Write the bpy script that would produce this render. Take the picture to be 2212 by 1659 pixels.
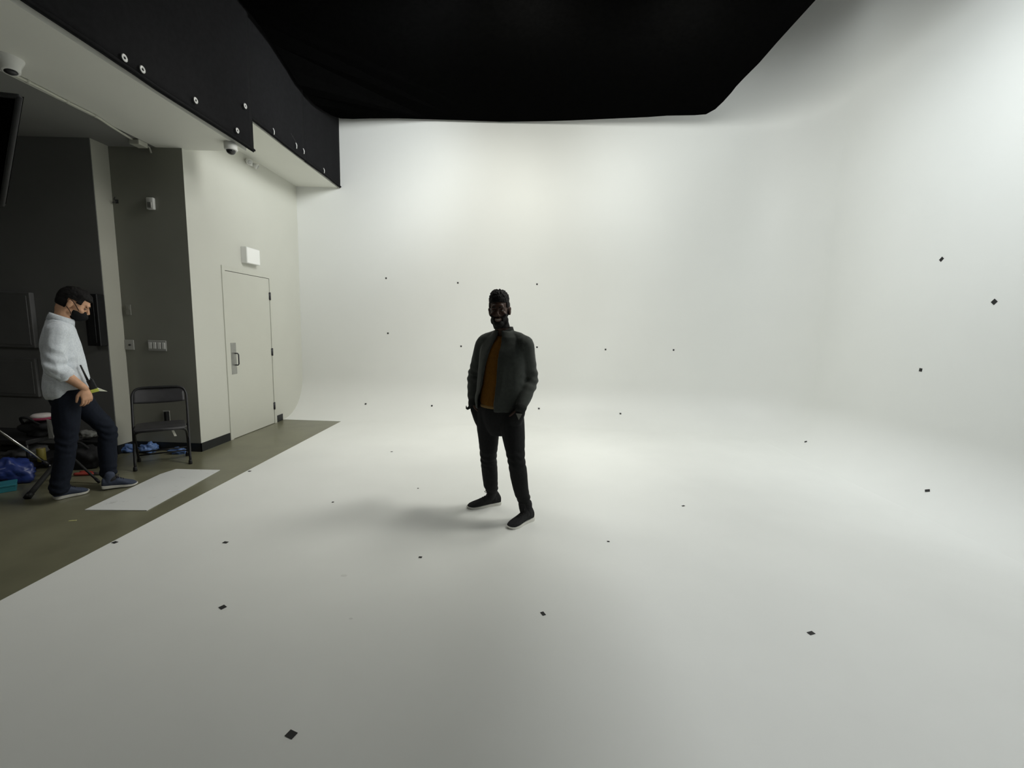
import bpy, bmesh, math, random
from mathutils import Vector, Matrix, noise
for o in list(bpy.data.objects): bpy.data.objects.remove(o)
random.seed(7)
SC = bpy.context.scene
COL = SC.collection
PI = math.pi
V = Vector

# ---------------------------------------------------------------- camera
CAM_H = 1.55
FPX = 935.0
_p, _y, _r = 0.1322942, -0.0166365, -0.0308397
def _cam_axes():
    cp, sp, cy, sy, cr, sr = math.cos(_p), math.sin(_p), math.cos(_y), math.sin(_y), math.cos(_r), math.sin(_r)
    fwd = V((sy*cp, cy*cp, -sp)); r0 = V((cy, -sy, 0)); d0 = fwd.cross(r0)
    return cr*r0 + sr*d0, -sr*r0 + cr*d0, fwd
RGT, DWN, FWD = _cam_axes()
cam_data = bpy.data.cameras.new('camera')
cam = bpy.data.objects.new('camera', cam_data); COL.objects.link(cam)
cam_data.sensor_width = 36; cam_data.sensor_fit = 'HORIZONTAL'
cam_data.lens = FPX/2212*36
cam_data.clip_start = .05; cam_data.clip_end = 100
m = Matrix((RGT, -DWN, -FWD)).transposed().to_4x4(); m.translation = V((0, 0, CAM_H))
cam.matrix_world = m
SC.camera = cam
def at(px, py, ax, val):
    """point of the room seen at a photograph pixel, on the plane coordinate[ax] == val"""
    d = RGT*((px-1106)/FPX) + DWN*((py-829.5)/FPX) + FWD
    o = V((0, 0, CAM_H)); t = (val-o[ax])/d[ax]
    return o + d*t

# ---------------------------------------------------------------- world, lights, exposure
w = bpy.data.worlds.new('world'); SC.world = w; w.use_nodes = True
w.node_tree.nodes['Background'].inputs[0].default_value = (.6, .62, .6, 1)
w.node_tree.nodes['Background'].inputs[1].default_value = .004
SC.view_settings.view_transform = 'Standard'
SC.view_settings.look = 'None'
SC.view_settings.gamma = 1
SC.view_settings.use_curve_mapping = False
SC.view_settings.exposure = 0.0

def spot(name, loc, target, power, cone, blend, radius, color):
    l = bpy.data.lights.new(name, 'SPOT'); l.energy = power; l.spot_size = math.radians(cone)
    l.spot_blend = blend; l.shadow_soft_size = radius; l.color = color
    o = bpy.data.objects.new(name, l); COL.objects.link(o)
    o.location = loc; o.rotation_euler = (V(target)-V(loc)).to_track_quat('-Z', 'Y').to_euler()
    return o
GREEN = (1.0, 1.0, .925); COOL = (.93, .985, 1.0)
# unseen overhead cyclorama lights, inferred behind the standing man, plus added fill spots
spot('cyclorama_wash', (0, 4.35, 4.4), (0, 7.18, 3.6), 100.9, 168, .6, .5, GREEN)
spot('cyclorama_wash', (1.5, 4.35, 4.4), (1.8, 7.18, 3.6), 80.0, 168, .6, .5, GREEN)
spot('cyclorama_wash', (2.2, 4.0, 4.4), (3.98, 5.5, 3.6), 29.0, 168, .6, .5, COOL)
spot('cyclorama_light', (-.4, 4.4, 4.4), (-.7, 7.18, 3.4), 102.9, 66, 1, .4, GREEN)
spot('cyclorama_light', (-.3, 4.4, 4.4), (-.4, 7.18, 3.1), 39.3, 76, 1, .4, GREEN)
spot('cyclorama_light', (1.2, 4.4, 4.4), (.7, 7.18, 3.2), 59.8, 76, 1, .4, GREEN)
spot('cyclorama_light', (2.0, 3.4, 4.4), (4.2, 4.3, 2.8), 215.0, 110, 1, .35, COOL)
spot('cyclorama_light', (-.6, 4.3, 4.4), (-3.2, 7.18, 4.2), 237.5, 90, 1, .4, COOL)
spot('cyclorama_light', (1.2, 4.3, 4.4), (2.4, 7.18, 3.9), 94.7, 80, 1, .4, COOL)
spot('door_side_light', (-1.0, 4.4, 4.5), (-3.6, 5.6, 2.0), 58.0, 118, 1, .22, (1, .995, .97))
spot('door_side_light', (.5, 4.2, 4.4), (-3.6, 5.2, 2.2), 141.3, 120, 1, .4, (1, .995, .97))  # added fill to brighten the door wall
spot('floor_light', (.9, 4.35, 4.4), (.4, 4.9, 0), 123.5, 120, 1, .3, GREEN)
spot('floor_light', (2.2, 4.3, 4.4), (2.0, 4.9, 0), 58.9, 120, 1, .3, GREEN)
spot('floor_light', (2.2, 3.9, 4.4), (-1.6, 5.0, 0), 292.5, 80, 1, .42, GREEN)
spot('cove_fill', (.7, 4.4, 4.4), (.7, 6.5, .1), 77.5, 64, 1, .35, GREEN)  # fill spot added to brighten the cove
spot('floor_light', (-2.1, 4.2, 4.45), (-1.9, 2.9, 0), 79.4, 96, 1, .4, GREEN)  # extra fill added for the dark left floor
spot('cove_fill', (-1.3, 4.4, 4.4), (-1.7, 6.4, .1), 71.4, 56, 1, .35, GREEN)  # second added cove fill, further left
spot('front_floor_fill', (-1.3, .2, 4.4), (-1.2, .8, 0), 23.2, 130, 1, .5, GREEN)  # weak fill added over the left foreground, no lamp known there
# lamps hung high in the open strip between the black canopy and the right wall
spot('side_gap_light', (3.35, 1.6, 6.1), (3.0, 1.4, 0), 525.0, 130, 1, .15, (.965, .995, 1))
spot('side_gap_light', (3.75, 2.0, 5.8), (.8, 2.0, 0), 23.2, 110, .8, .2, (.965, .995, 1))
spot('side_gap_light', (3.3, 6.1, 6.3), (3.2, 6.0, 0), 48.0, 120, 1, .4, COOL)
# unseen fill spot added to lift the annex
spot('annex_fill', (-5.2, 1.5, 3.2), (-5.0, 1.8, 0), 41.2, 160, 1, .3, (1, .99, .95))

# ---------------------------------------------------------------- helpers
def tag(o, label=None, cat=None, group=None, kind=None):
    if label: o['label'] = label
    if cat: o['category'] = cat
    if group: o['group'] = group
    if kind: o['kind'] = kind
    return o
def link_mesh(name, me, mat=None, parent=None, smooth=True):
    o = bpy.data.objects.new(name, me); COL.objects.link(o)
    if mat is not None and not me.materials: me.materials.append(mat)
    for p in me.polygons: p.use_smooth = smooth
    if parent is not None:
        o.parent = parent
        o.matrix_parent_inverse = PINV.get(parent.name, Matrix()).copy()
    return o
PINV = {}
def obj(name, bm, mat, parent=None, smooth=False):
    me = bpy.data.meshes.new(name)
    bmesh.ops.recalc_face_normals(bm, faces=bm.faces)
    bm.to_mesh(me); bm.free()
    return link_mesh(name, me, mat, parent, smooth)
def thing(name, label, cat, loc=(0, 0, 0), group=None, rotz=0):
    o = bpy.data.objects.new(name, None); COL.objects.link(o)
    o.location = loc; o.rotation_euler = (0, 0, rotz); o.empty_display_size = .1
    return tag(o, label, cat, group)
def wthing(name, label, cat, loc, group=None):
    """an Empty at the thing's base whose parts are modelled in room coordinates"""
    o = thing(name, label, cat, loc, group)
    PINV[o.name] = Matrix.Translation(-V(loc))
    return o
def B(): return bmesh.new()
def box(bm, lo, hi, T=None, bev=0):
    lo, hi = V(lo), V(hi)
    r = bmesh.ops.create_cube(bm, size=1)
    vs = r['verts']
    for v in vs: v.co = V([lo[i] + (v.co[i]+.5)*(hi[i]-lo[i]) for i in range(3)])
    if bev:
        es = list({e for v in vs for e in v.link_edges})
        rr = bmesh.ops.bevel(bm, geom=es, offset=bev, segments=2, affect='EDGES', profile=.5)
        vs = list({v for f in rr['faces'] for v in f.verts} | {v for v in vs if v.is_valid})
    if T is not None:
        for v in vs: v.co = T @ v.co
    return vs
def frame_from(d, up=V((0, 0, 1))):
    d = d.normalized()
    if abs(d.dot(up)) > .98: up = V((0, 1, 0))
    u = d.cross(up).normalized(); v = u.cross(d).normalized()
    return u, v
def loft(bm, secs, n=20, cap=True, sq=2.0):
    """secs: (centre, u-vector, v-vector); u and v carry the half sizes"""
    rings = []
    for c, u, v in secs:
        ring = []
        for i in range(n):
            a = 2*PI*i/n; ca, sa = math.cos(a), math.sin(a)
            k = (abs(ca)**sq + abs(sa)**sq)**(-1/sq)
            ring.append(bm.verts.new(V(c) + V(u)*ca*k + V(v)*sa*k))
        rings.append(ring)
    for a, b in zip(rings, rings[1:]):
        for i in range(n):
            j = (i+1) % n
            bm.faces.new((a[i], a[j], b[j], b[i]))
    if cap:
        bm.faces.new(rings[0][::-1]); bm.faces.new(rings[-1])
    return rings
def catmull(pts, k=4):
    """pts: list of tuples of floats, returns a smooth resampling"""
    out = []
    P = [pts[0]] + list(pts) + [pts[-1]]
    for i in range(1, len(P)-2):
        for j in range(k):
            t = j/k; a, b, c, d = P[i-1], P[i], P[i+1], P[i+2]
            out.append(tuple(.5*((2*b[q]) + (-a[q]+c[q])*t + (2*a[q]-5*b[q]+4*c[q]-d[q])*t*t + (-a[q]+3*b[q]-3*c[q]+d[q])*t**3) for q in range(len(a))))
    out.append(tuple(pts[-1]))
    return out
def limb(bm, pts, k=4, n=16, flat=1.0, up=V((0, 0, 1))):
    """pts: (x,y,z,radius) along a limb, smoothed; round ends"""
    P = catmull([tuple(p) for p in pts], k)
    C = [V(p[:3]) for p in P]; R = [p[3] for p in P]
    d0 = (C[1]-C[0]).normalized(); d1 = (C[-1]-C[-2]).normalized()
    C = [C[0]-d0*R[0]*.85, C[0]-d0*R[0]*.5] + C + [C[-1]+d1*R[-1]*.5, C[-1]+d1*R[-1]*.85]
    R = [R[0]*.5, R[0]*.86] + R + [R[-1]*.86, R[-1]*.5]
    secs = []; pu = None
    for i, c in enumerate(C):
        d = (C[min(i+1, len(C)-1)]-C[max(i-1, 0)]).normalized()
        if pu is None: u, v = frame_from(d, up)
        else:
            u = (pu - d*pu.dot(d)).normalized(); v = u.cross(d).normalized()
        pu = u
        secs.append((c, u*R[i], v*R[i]*flat))
    return loft(bm, secs, n)
def tube(bm, pts, r, n=8, k=1):
    """plain tube through points"""
    if k > 1:
        if isinstance(r, (list, tuple)):
            Q = catmull([(*p, q) for p, q in zip(pts, r)], k); pts = [V(q[:3]) for q in Q]; r = [q[3] for q in Q]
        else: pts = [V(p) for p in catmull([tuple(p) for p in pts], k)]
    C = [V(p) for p in pts]; secs = []; pu = None
    for i, c in enumerate(C):
        d = (C[min(i+1, len(C)-1)]-C[max(i-1, 0)]).normalized()
        if pu is None: u, v = frame_from(d)
        else:
            u = (pu - d*pu.dot(d)).normalized(); v = u.cross(d).normalized()
        pu = u
        rr = r[i] if isinstance(r, (list, tuple)) else r
        secs.append((c, u*rr, v*rr))
    return loft(bm, secs, n)
def ell(bm, c, r, T=None, seg=20, rot=None):
    rr = bmesh.ops.create_uvsphere(bm, u_segments=seg, v_segments=max(8, seg//2+2), radius=1)
    M = Matrix.Translation(V(c)) @ (rot.to_4x4() if rot is not None else Matrix()) @ Matrix.Diagonal((*r, 1))
    if T is not None: M = T @ M
    for v in rr['verts']: v.co = M @ v.co
    return rr['verts']
def disc(bm, c, axis, r, h, n=24, r2=None):
    axis = V(axis).normalized(); u, v = frame_from(axis)
    return loft(bm, [(V(c), u*r, v*r), (V(c)+axis*h, u*(r2 or r), v*(r2 or r))], n)
def lathe(bm, c, axis, prof, n=24):
    axis = V(axis).normalized(); u, v = frame_from(axis)
    return loft(bm, [(V(c)+axis*h, u*max(r, 1e-4), v*max(r, 1e-4)) for r, h in prof], n)
def fuse(bm, voxel=.006, smooth=4, fac=.5):
    """melt overlapping closed volumes into one continuous surface"""
    me = bpy.data.meshes.new('tmp'); bmesh.ops.recalc_face_normals(bm, faces=bm.faces); bm.to_mesh(me); bm.free()
    o = bpy.data.objects.new('tmp', me); COL.objects.link(o)
    r = o.modifiers.new('r', 'REMESH'); r.mode = 'VOXEL'; r.voxel_size = voxel
    if smooth:
        s = o.modifiers.new('s', 'SMOOTH'); s.iterations = smooth; s.factor = fac
    dg = bpy.context.evaluated_depsgraph_get(); dg.update()
    out = bpy.data.meshes.new_from_object(o.evaluated_get(dg))
    bpy.data.objects.remove(o); bpy.data.meshes.remove(me)
    return out
def displace(me, fn):
    """fn(co, normal) -> new co"""
    ns = [v.normal.copy() for v in me.vertices]
    for v, n in zip(me.vertices, ns): v.co = fn(v.co.copy(), n)
    me.update()
def folds(co, sc=9, amp=.006, seed=0, st=(1, 1, .45)):
    p = V((co.x*sc*st[0], co.y*sc*st[1], co.z*sc*st[2])) + V((seed*7.3, seed*3.1, seed))
    a = noise.noise(p); b = noise.noise(p*2.3)
    return amp*((1-2*abs(a)) - .4 + .35*b)

# ---------------------------------------------------------------- materials
def mat(name, col, rough=.6, var=.06, scale=6, bump=.0, bscale=40, metal=0, spec=.5, col2=None, emit=0, sheen=0):
    M = bpy.data.materials.new(name); M.use_nodes = True
    nt = M.node_tree; bs = nt.nodes['Principled BSDF']
    bs.inputs['Roughness'].default_value = rough; bs.inputs['Metallic'].default_value = metal
    bs.inputs['Specular IOR Level'].default_value = spec
    tc = nt.nodes.new('ShaderNodeTexCoord'); nz = nt.nodes.new('ShaderNodeTexNoise')
    nz.inputs['Scale'].default_value = scale; nz.inputs['Detail'].default_value = 4
    nt.links.new(tc.outputs['Object'], nz.inputs['Vector'])
    rp = nt.nodes.new('ShaderNodeValToRGB')
    c2 = col2 or tuple(min(1, c*(1+var)) for c in col); c1 = col if col2 else tuple(c*(1-var) for c in col)
    rp.color_ramp.elements[0].position = .35; rp.color_ramp.elements[1].position = .65
    rp.color_ramp.elements[0].color = (*c1, 1); rp.color_ramp.elements[1].color = (*c2, 1)
    nt.links.new(nz.outputs['Fac'], rp.inputs['Fac']); nt.links.new(rp.outputs['Color'], bs.inputs['Base Color'])
    if bump:
        n2 = nt.nodes.new('ShaderNodeTexNoise'); n2.inputs['Scale'].default_value = bscale; n2.inputs['Detail'].default_value = 3
        nt.links.new(tc.outputs['Object'], n2.inputs['Vector'])
        bp = nt.nodes.new('ShaderNodeBump'); bp.inputs['Strength'].default_value = bump; bp.inputs['Distance'].default_value = .0025
        nt.links.new(n2.outputs['Fac'], bp.inputs['Height']); nt.links.new(bp.outputs['Normal'], bs.inputs['Normal'])
    if sheen: bs.inputs['Sheen Weight'].default_value = sheen
    if emit:
        bs.inputs['Emission Color'].default_value = (*col, 1); bs.inputs['Emission Strength'].default_value = emit
    return M
M_CYC = mat('cyclorama paint', (.79, .797, .772), .5, .008, 1.2, .02, 60, spec=.3)
M_CYCF = mat('cyclorama floor paint', (.79, .797, .772), .45, .015, 1.6, .03, 50, spec=.35)
M_WALL = mat('cream wall paint', (.60, .60, .54), .6, .012, 2, .03, 80, spec=.3)
M_SOFF = mat('soffit paint', (.77, .77, .71), .6, .012, 2, .03, 80, spec=.3)
M_GREY = mat('grey green wall paint', (.245, .245, .21), .6, .03, 2, .03, 80, spec=.3)
M_DARK = mat('charcoal wall paint', (.175, .175, .17), .65, .03, 2, .03, 80, spec=.3)
M_CEIL = mat('darker annex ceiling', (.24, .24, .23), .7, .03, 2, spec=.2)  # annex ceiling, darker than the soffit
M_VOID = mat('black roof deck', (.006, .006, .006), .9, .1, 3, spec=.1)
M_FLOOR = mat('polished olive concrete', (.165, .16, .105), .28, .10, 3.5, .02, 30, spec=.45)
M_BLK = mat('black stage cloth', (.0070, .0070, .0078), .9, .15, 25, .25, 260, spec=.15)
M_BLK2 = mat('black canopy cloth', (.0022, .0022, .0022), 1.0, .15, 25, .2, 200, spec=.0)
M_BASE = mat('black rubber baseboard', (.012, .013, .014), .5, .1, 5, spec=.4)
M_DOOR = mat('door paint', (.585, .585, .52), .5, .01, 3, .02, 60, spec=.35)
M_GAP = mat('door gap shade', (.05, .05, .045), .8)  # dark colour for the shade in the door gap
M_STEEL = mat('brushed steel', (.42, .42, .40), .38, .05, 30, metal=.85)
M_DSTEEL = mat('dark bronze steel', (.055, .055, .06), .45, .08, 30, metal=.5)
M_WPL = mat('white plastic', (.72, .72, .69), .4, .02, 5, spec=.4)
M_TAPE = mat('black gaffer tape', (.012, .012, .012), .7, .1, 30)
M_BLKP = mat('black plastic', (.012, .012, .013), .4, .1, 20, spec=.4)
M_DGLS = mat('smoked dome plastic', (.015, .015, .016), .12, .05, 5, spec=.6)

# ---------------------------------------------------------------- the setting
ZS1, ZS2, XS = 3.314, 3.654, -2.992
XW = -3.655; XR = 4.22; YB = 7.18; RC = .63; RK = .95; ZT = 6.6; XE = -2.752; Y0 = -2.5
def struct(name, bm, m_, parent=None, smooth=False):
    o = obj(name, bm, m_, parent, smooth)
    if parent is None: o['kind'] = 'structure'
    return o
# grey floor
b = B(); box(b, (-9, Y0, -.06), (XE+.4, 6.60, 0)); struct('floor', b, M_FLOOR)
# white cyclorama floor, a thin raised deck of paint and skim coat
b = B(); box(b, (XE, Y0, -.06), (XR-RC, YB-RC, .004))
struct('floor_cyclorama', b, M_CYCF)
# swept wall: path points with inward normal
def cyc_path():
    P = []
    for x in [XW + (XR-RK-XW)*i/24 for i in range(25)]: P.append((V((x, YB, 0)), V((0, -1, 0))))
    for i in range(1, 17):
        a = PI/2*i/16
        P.append((V((XR-RK+RK*math.sin(a), YB-RK+RK*math.cos(a), 0)), V((-math.sin(a), -math.cos(a), 0))))
    K = len(P)
    for i in range(1, 17): P.append((V((XR, YB-RK+(Y0-YB+RK)*i/16, 0)), V((-1, 0, 0))))
    return P, K
PATH, KC = cyc_path()
prof = [(0, ZT), (0, 4.5), (0, 2.5), (0, RC)] + [(RC*(1-math.cos(PI/2*i/14)), RC*(1-math.sin(PI/2*i/14))) for i in range(1, 15)]
prof = [(o_, z_ + (.004 if z_ < RC else 0)) for o_, z_ in prof]
def sweep(pa, thick=.12):
    bm = B(); rows = []
    for p, n_ in pa: rows.append([bm.verts.new(p + n_*o_ + V((0, 0, z_))) for o_, z_ in prof])
    for a, c in zip(rows, rows[1:]):
        for i in range(len(prof)-1): bm.faces.new((a[i], c[i], c[i+1], a[i+1]))
    # solid back
    back = []
    for p, n_ in pa: back.append([bm.verts.new(p - n_*thick + V((0, 0, ZT))), bm.verts.new(p - n_*thick + V((0, 0, -.06))), bm.verts.new(p + n_*RC + V((0, 0, -.06)))])
    for k in range(len(pa)-1):
        a, c, ra, rc_ = back[k], back[k+1], rows[k], rows[k+1]
        bm.faces.new((ra[0], a[0], c[0], rc_[0])); bm.faces.new((a[0], a[1], c[1], c[0]))
        bm.faces.new((a[1], a[2], c[2], c[1])); bm.faces.new((a[2], ra[-1], rc_[-1], c[2]))
    for k in (0, -1): bm.faces.new(rows[k] + back[k][::-1])
    return bm
def autosmooth(o, ang=40):
    me = o.data
    for p in me.polygons: p.use_smooth = True
    me.set_sharp_from_angle(angle=math.radians(ang))
o = struct('wall_back', sweep(PATH[:KC]), M_CYC, smooth=True); autosmooth(o)
o = struct('wall_right', sweep(PATH[KC-1:]), M_CYC, smooth=True); autosmooth(o)
# corner patch of floor between deck and the swept corner
b = B(); vs = [b.verts.new(p + n_*RC + V((0, 0, .004))) for p, n_ in PATH[24:KC]] + [b.verts.new((XR-RK, YB-RK, .004))]
vs2 = [b.verts.new(v.co - V((0, 0, .064))) for v in vs]
b.faces.new(vs); b.faces.new(vs2[::-1])
for i in range(len(vs)): j = (i+1) % len(vs); b.faces.new((vs[i], vs2[i], vs2[j], vs[j]))
b.free()
# door wall (X = XW), facing the cyclorama; hole for the door
DY0, DY1, DZ = 5.36, 6.30, 2.125
b = B()
box(b, (XW-.15, 4.951, 0), (XW, DY0-.0, 3.66)); box(b, (XW-.15, DY1, 0), (XW, 7.30, 3.66)); box(b, (XW-.15, DY0, DZ), (XW, DY1, 3.66))
bmesh.ops.remove_doubles(b, verts=b.verts, dist=1e-4)
struct('wall_left', b, M_WALL)
# grey face toward the camera, the pale return, the dark wall at the far left
b = B(); box(b, (-4.45, 4.80, 0), (XW, 4.802, ZS1)); struct('wall_column', b, M_GREY)
b = B(); box(b, (-4.449, 4.802, 0), (XW, 4.951, 3.66)); struct('wall_column_side', b, M_WALL)
b = B(); box(b, (-4.62, 4.607, 0), (-4.45, 4.95, 3.4)); struct('wall_return', b, mat('pale return wall paint', (.46, .455, .39), .6, .02, 2, spec=.3))
b = B(); box(b, (-9, 4.600, 0), (-4.452, 4.606, 3.4)); box(b, (-9, 4.606, 0), (-4.62, 4.75, 3.4)); struct('wall_rear', b, M_DARK)
b = B(); box(b, (-9.1, Y0, 0), (-9, 4.75, 3.4)); struct('wall_side', b, M_DARK)
# soffits: the low one ends in a step at Y 4.85, the higher one runs to the back wall
b = B(); box(b, (-3.93, Y0, ZS1), (XS, 4.85, ZS1+.6)); struct('ceiling_soffit_low', b, M_SOFF)
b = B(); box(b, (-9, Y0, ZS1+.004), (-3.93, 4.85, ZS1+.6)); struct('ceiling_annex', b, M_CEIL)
b = B(); box(b, (XW-.15, 4.85, ZS2), (XS, YB, ZS2+.4)); struct('ceiling_soffit_high', b, M_SOFF)
b = B(); box(b, (-9, Y0, ZT), (XR+.12, YB+.12, ZT+.1)); struct('ceiling', b, M_VOID)
b = B(); box(b, (-9, Y0-.1, 0), (XR+.12, Y0, ZT)); struct('wall_front', b, M_DARK)
# baseboards
b = B(); box(b, (XW, 4.79, 0), (XW+.008, 5.295, .1)); box(b, (-4.445, 4.79, 0), (XW+.008, 4.80, .1)); struct('baseboard_column', b, M_BASE)
b = B(); box(b, (XW, 6.365, 0), (XW+.008, 6.52, .1)); struct('baseboard_left', b, M_BASE)
b = B(); box(b, (-4.45, 4.60, 0), (-4.442, 4.79, .1)); box(b, (-9, 4.592, 0), (-4.442, 4.60, .1)); struct('baseboard_rear', b, M_BASE)
# door: frame, leaf, three hinges, pull handle on its plate
b = B(); box(b, (XW-.06, DY0+.006, .006), (XW+.004, DY1-.006, DZ-.006)); d = struct('door_1', b, M_DOOR)
b = B(); t = .055
box(b, (XW-.02, DY0-t, 0), (XW+.010, DY0, DZ+t)); box(b, (XW-.02, DY1, 0), (XW+.010, DY1+t, DZ+t)); box(b, (XW-.02, DY0, DZ), (XW+.010, DY1, DZ+t))
bmesh.ops.remove_doubles(b, verts=b.verts, dist=1e-4)
f = obj('door_frame', b, M_DOOR, d)
b = B(); box(b, (XW-.07, DY0, .0), (XW-.055, DY1, DZ)); obj('door_gap_backing', b, M_GAP, d)  # dark sheet behind the leaf stands in for shade in the gap
for z0 in (1.82, 1.015, .21):
    b = B(); disc(b, (XW+.012, DY1+.002, z0), (0, 0, 1), .009, .11, 12); box(b, (XW+.003, DY1-.018, z0+.004), (XW+.012, DY1+.022, z0+.106))
    obj('hinge', b, M_DSTEEL, d, True)
b = B(); box(b, (XW+.004, 5.395, .835), (XW+.007, 5.497, 1.235), bev=.001); hp = obj('push_plate', b, M_STEEL, d)
b = B(); tube(b, [(XW+.006, 5.47, 1.10), (XW+.04, 5.47, 1.10), (XW+.052, 5.47, 1.085), (XW+.052, 5.47, .965), (XW+.04, 5.47, .95), (XW+.006, 5.47, .95)], .008, 10)
obj('handle', b, M_DSTEEL, d, True)
#INSERT
# ---------------------------------------------------------------- black canopy and side drapes
def cloth_sheet(y0, y1, zlo, zhi, x, amp=.012, seed=0, nx=40, nz=18, t=.008, hem=.05):
    """hanging cloth in the plane X = x; zlo is a function of Y"""
    bm = B(); F = []; K = []
    for s, lst in ((0, F), (1, K)):
        for i in range(nx+1):
            yy = y0 + (y1-y0)*i/nx; row = []
            for j in range(nz+1):
                zz = zlo(yy) + (zhi-zlo(yy))*j/nz
                q = noise.noise(V((yy*1.7, zz*.35, seed*5.1)))*amp + noise.noise(V((yy*6, zz*1.2, seed)))*amp*.35
                row.append(bm.verts.new((x + .018 + q - s*t, yy, zz)))
            lst.append(row)
    for lst in (F, K):
        for i in range(nx):
            for j in range(nz): bm.faces.new((lst[i][j], lst[i+1][j], lst[i+1][j+1], lst[i][j+1]))
    for i in range(nx):
        bm.faces.new((F[i][0], F[i+1][0], K[i+1][0], K[i][0])); bm.faces.new((F[i][-1], F[i+1][-1], K[i+1][-1], K[i][-1]))
    for j in range(nz):
        bm.faces.new((F[0][j], F[0][j+1], K[0][j+1], K[0][j])); bm.faces.new((F[-1][j], F[-1][j+1], K[-1][j+1], K[-1][j]))
    return bm
def ring(bm, c, axis, R, r, n=20, k=6):
    u, v = frame_from(V(axis)); a = V(axis).normalized(); rows = []
    for i in range(n):
        t = 2*PI*i/n; d = u*math.cos(t)+v*math.sin(t)
        rows.append([bm.verts.new(V(c) + d*(R + r*math.cos(2*PI*j/k)) + a*r*.5*math.sin(2*PI*j/k)) for j in range(k)])
    for i in range(n):
        for j in range(k): bm.faces.new((rows[i][j], rows[(i+1) % n][j], rows[(i+1) % n][(j+1) % k], rows[i][(j+1) % k]))
M_GROM = mat('nickel grommet', (.62, .62, .60), .35, .05, 30, metal=.2)
def drape(label, y0, y1, zlo, seed, x=XS+.026, rings=(), hooks=()):
    zz = zlo((y0+y1)/2)
    o = wthing('black_drape', label, 'drape', (x+.02, (y0+y1)/2, zz), 'black drapes along the soffit')
    c = obj('cloth', cloth_sheet(y0, y1, zlo, 4.8, x, seed=seed, nx=int((y1-y0)*16)), M_BLK, o, True)
    b = B(); N_ = 30
    for k in range(2):
        pass
    pts = [V((x+.024+noise.noise(V(((y0+(y1-y0)*i/N_)*1.7, zlo(y0)*.35, seed*5.1)))*.012, y0+(y1-y0)*i/N_, zlo(y0+(y1-y0)*i/N_)+.02)) for i in range(N_+1)]
    tube(b, pts, .013, 6); obj('hem', b, M_BLK, o, True)
    for p in rings:
        q = at(*p, 0, x+.042); b = B(); ring(b, q, (1, 0, 0), .017, .0095); g_ = obj('grommet', b, M_GROM, o, True)
    for p in hooks:
        q = at(*p, 0, x+.045); b = B(); tube(b, [q+V((0, 0, .03)), q+V((.01, .004, 0)), q+V((.004, .01, -.035))], .005, 8, 4); obj('hook', b, M_GROM, o, True)
    return o
Z1 = lambda y: 3.303 + .006*math.sin(y*3)
Z2 = lambda y: 3.645 + .006*math.sin(y*4)
drape('long black cloth drape over the low soffit edge, with white grommets', Y0+.02, 4.855, Z1, 1,
      rings=((269, 125), (308, 150), (423, 217), (513, 282), (530, 229)), x=XS+.062)
dd = drape('black cloth drape with loose wires, between the long drape and the last narrow one', 4.60, 6.032, Z2, 2, hooks=((590, 283), (639, 314)))
for a_, c_, e_ in (((590, 288), (600, 300), (622, 318)), ((628, 288), (645, 318), (652, 335))):
    b = B(); tube(b, [tuple(at(*p, 0, XS+.045)) for p in (a_, c_, e_)], .004, 6, 4); obj('wire', b, M_BLKP, dd, True)
drape('narrow black cloth drape meeting the white back wall', 6.048, 7.17, Z2, 3, hooks=((655, 326), (699, 368)))
def canopy_outline():
    L = [at(x, y, 0, XS+.10) for x, y in ((516, 0), (550, 42), (590, 95), (625, 150), (643, 182), (660, 203), (680, 226), (700, 240), (718, 250), (735, 256))]
    Rr = [at(x, y, 2, 4.66) for x, y in ((762, 257), (800, 256), (860, 256), (930, 258), (1000, 260), (1080, 263), (1180, 262), (1240, 260), (1330, 256), (1400, 253), (1440, 250), (1500, 249), (1525, 247), (1545, 236), (1562, 220), (1580, 200), (1590, 187), (1606, 170), (1640, 136), (1680, 90), (1740, 24), (1762, 0))]
    return [V((XS+.10, Y0+.05, 4.66))] + L + Rr + [V((2.62, Y0+.05, 4.66))]
b = B(); ol = canopy_outline()
lo = [b.verts.new(p) for p in ol]; hi = [b.verts.new(p + V((0, 0, .035))) for p in ol]
for i in range(len(ol)):
    j = (i+1) % len(ol); b.faces.new((lo[i], lo[j], hi[j], hi[i]))
fl = b.faces.new(lo); fh = b.faces.new(hi[::-1])
bmesh.ops.triangulate(b, faces=[fl, fh])
cn = obj('black_canopy', b, M_BLK2)
tag(cn, 'huge flat black cloth canopy stretched overhead under the studio lights', 'canopy')
# ---------------------------------------------------------------- fixtures on walls and ceilings
def plate(label, cat, cx, z, w_, h_, name, y=4.80, knob=False, bars=0):
    o = wthing(name, label, cat, (cx, y, z))
    b = B(); box(b, (cx-w_/2, y-.008, z-h_/2), (cx+w_/2, y, z+h_/2), bev=.003); obj('cover_plate', b, mat('grey wall plate', (.42, .42, .40), .45, .03, 8), o)
    if knob: b = B(); disc(b, (cx+.012, y-.008, z), (0, -1, 0), .009, .014, 14); obj('knob', b, M_BLKP, o, True)
    for k in range(bars):
        x = cx - w_/2 + w_*(k+.5)/bars; b = B(); box(b, (x-.016, y-.014, z-.035), (x+.016, y-.0075, z+.035), bev=.002); obj('rocker', b, M_WPL, o)
    return o
plate('small grey wall plate with a dark knob, left one above the folding chair', 'switch', -4.397, 1.213, .105, .11, 'dimmer_plate', knob=True)
plate('wide grey rocker switch plate on the grey wall above the folding chair', 'switch', -4.078, 1.214, .205, .118, 'light_switch', bars=4)
o = wthing('wall_strobe', 'small white sensor box high on the grey column face', 'sensor', (-4.018, 4.80, 2.735))
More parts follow.
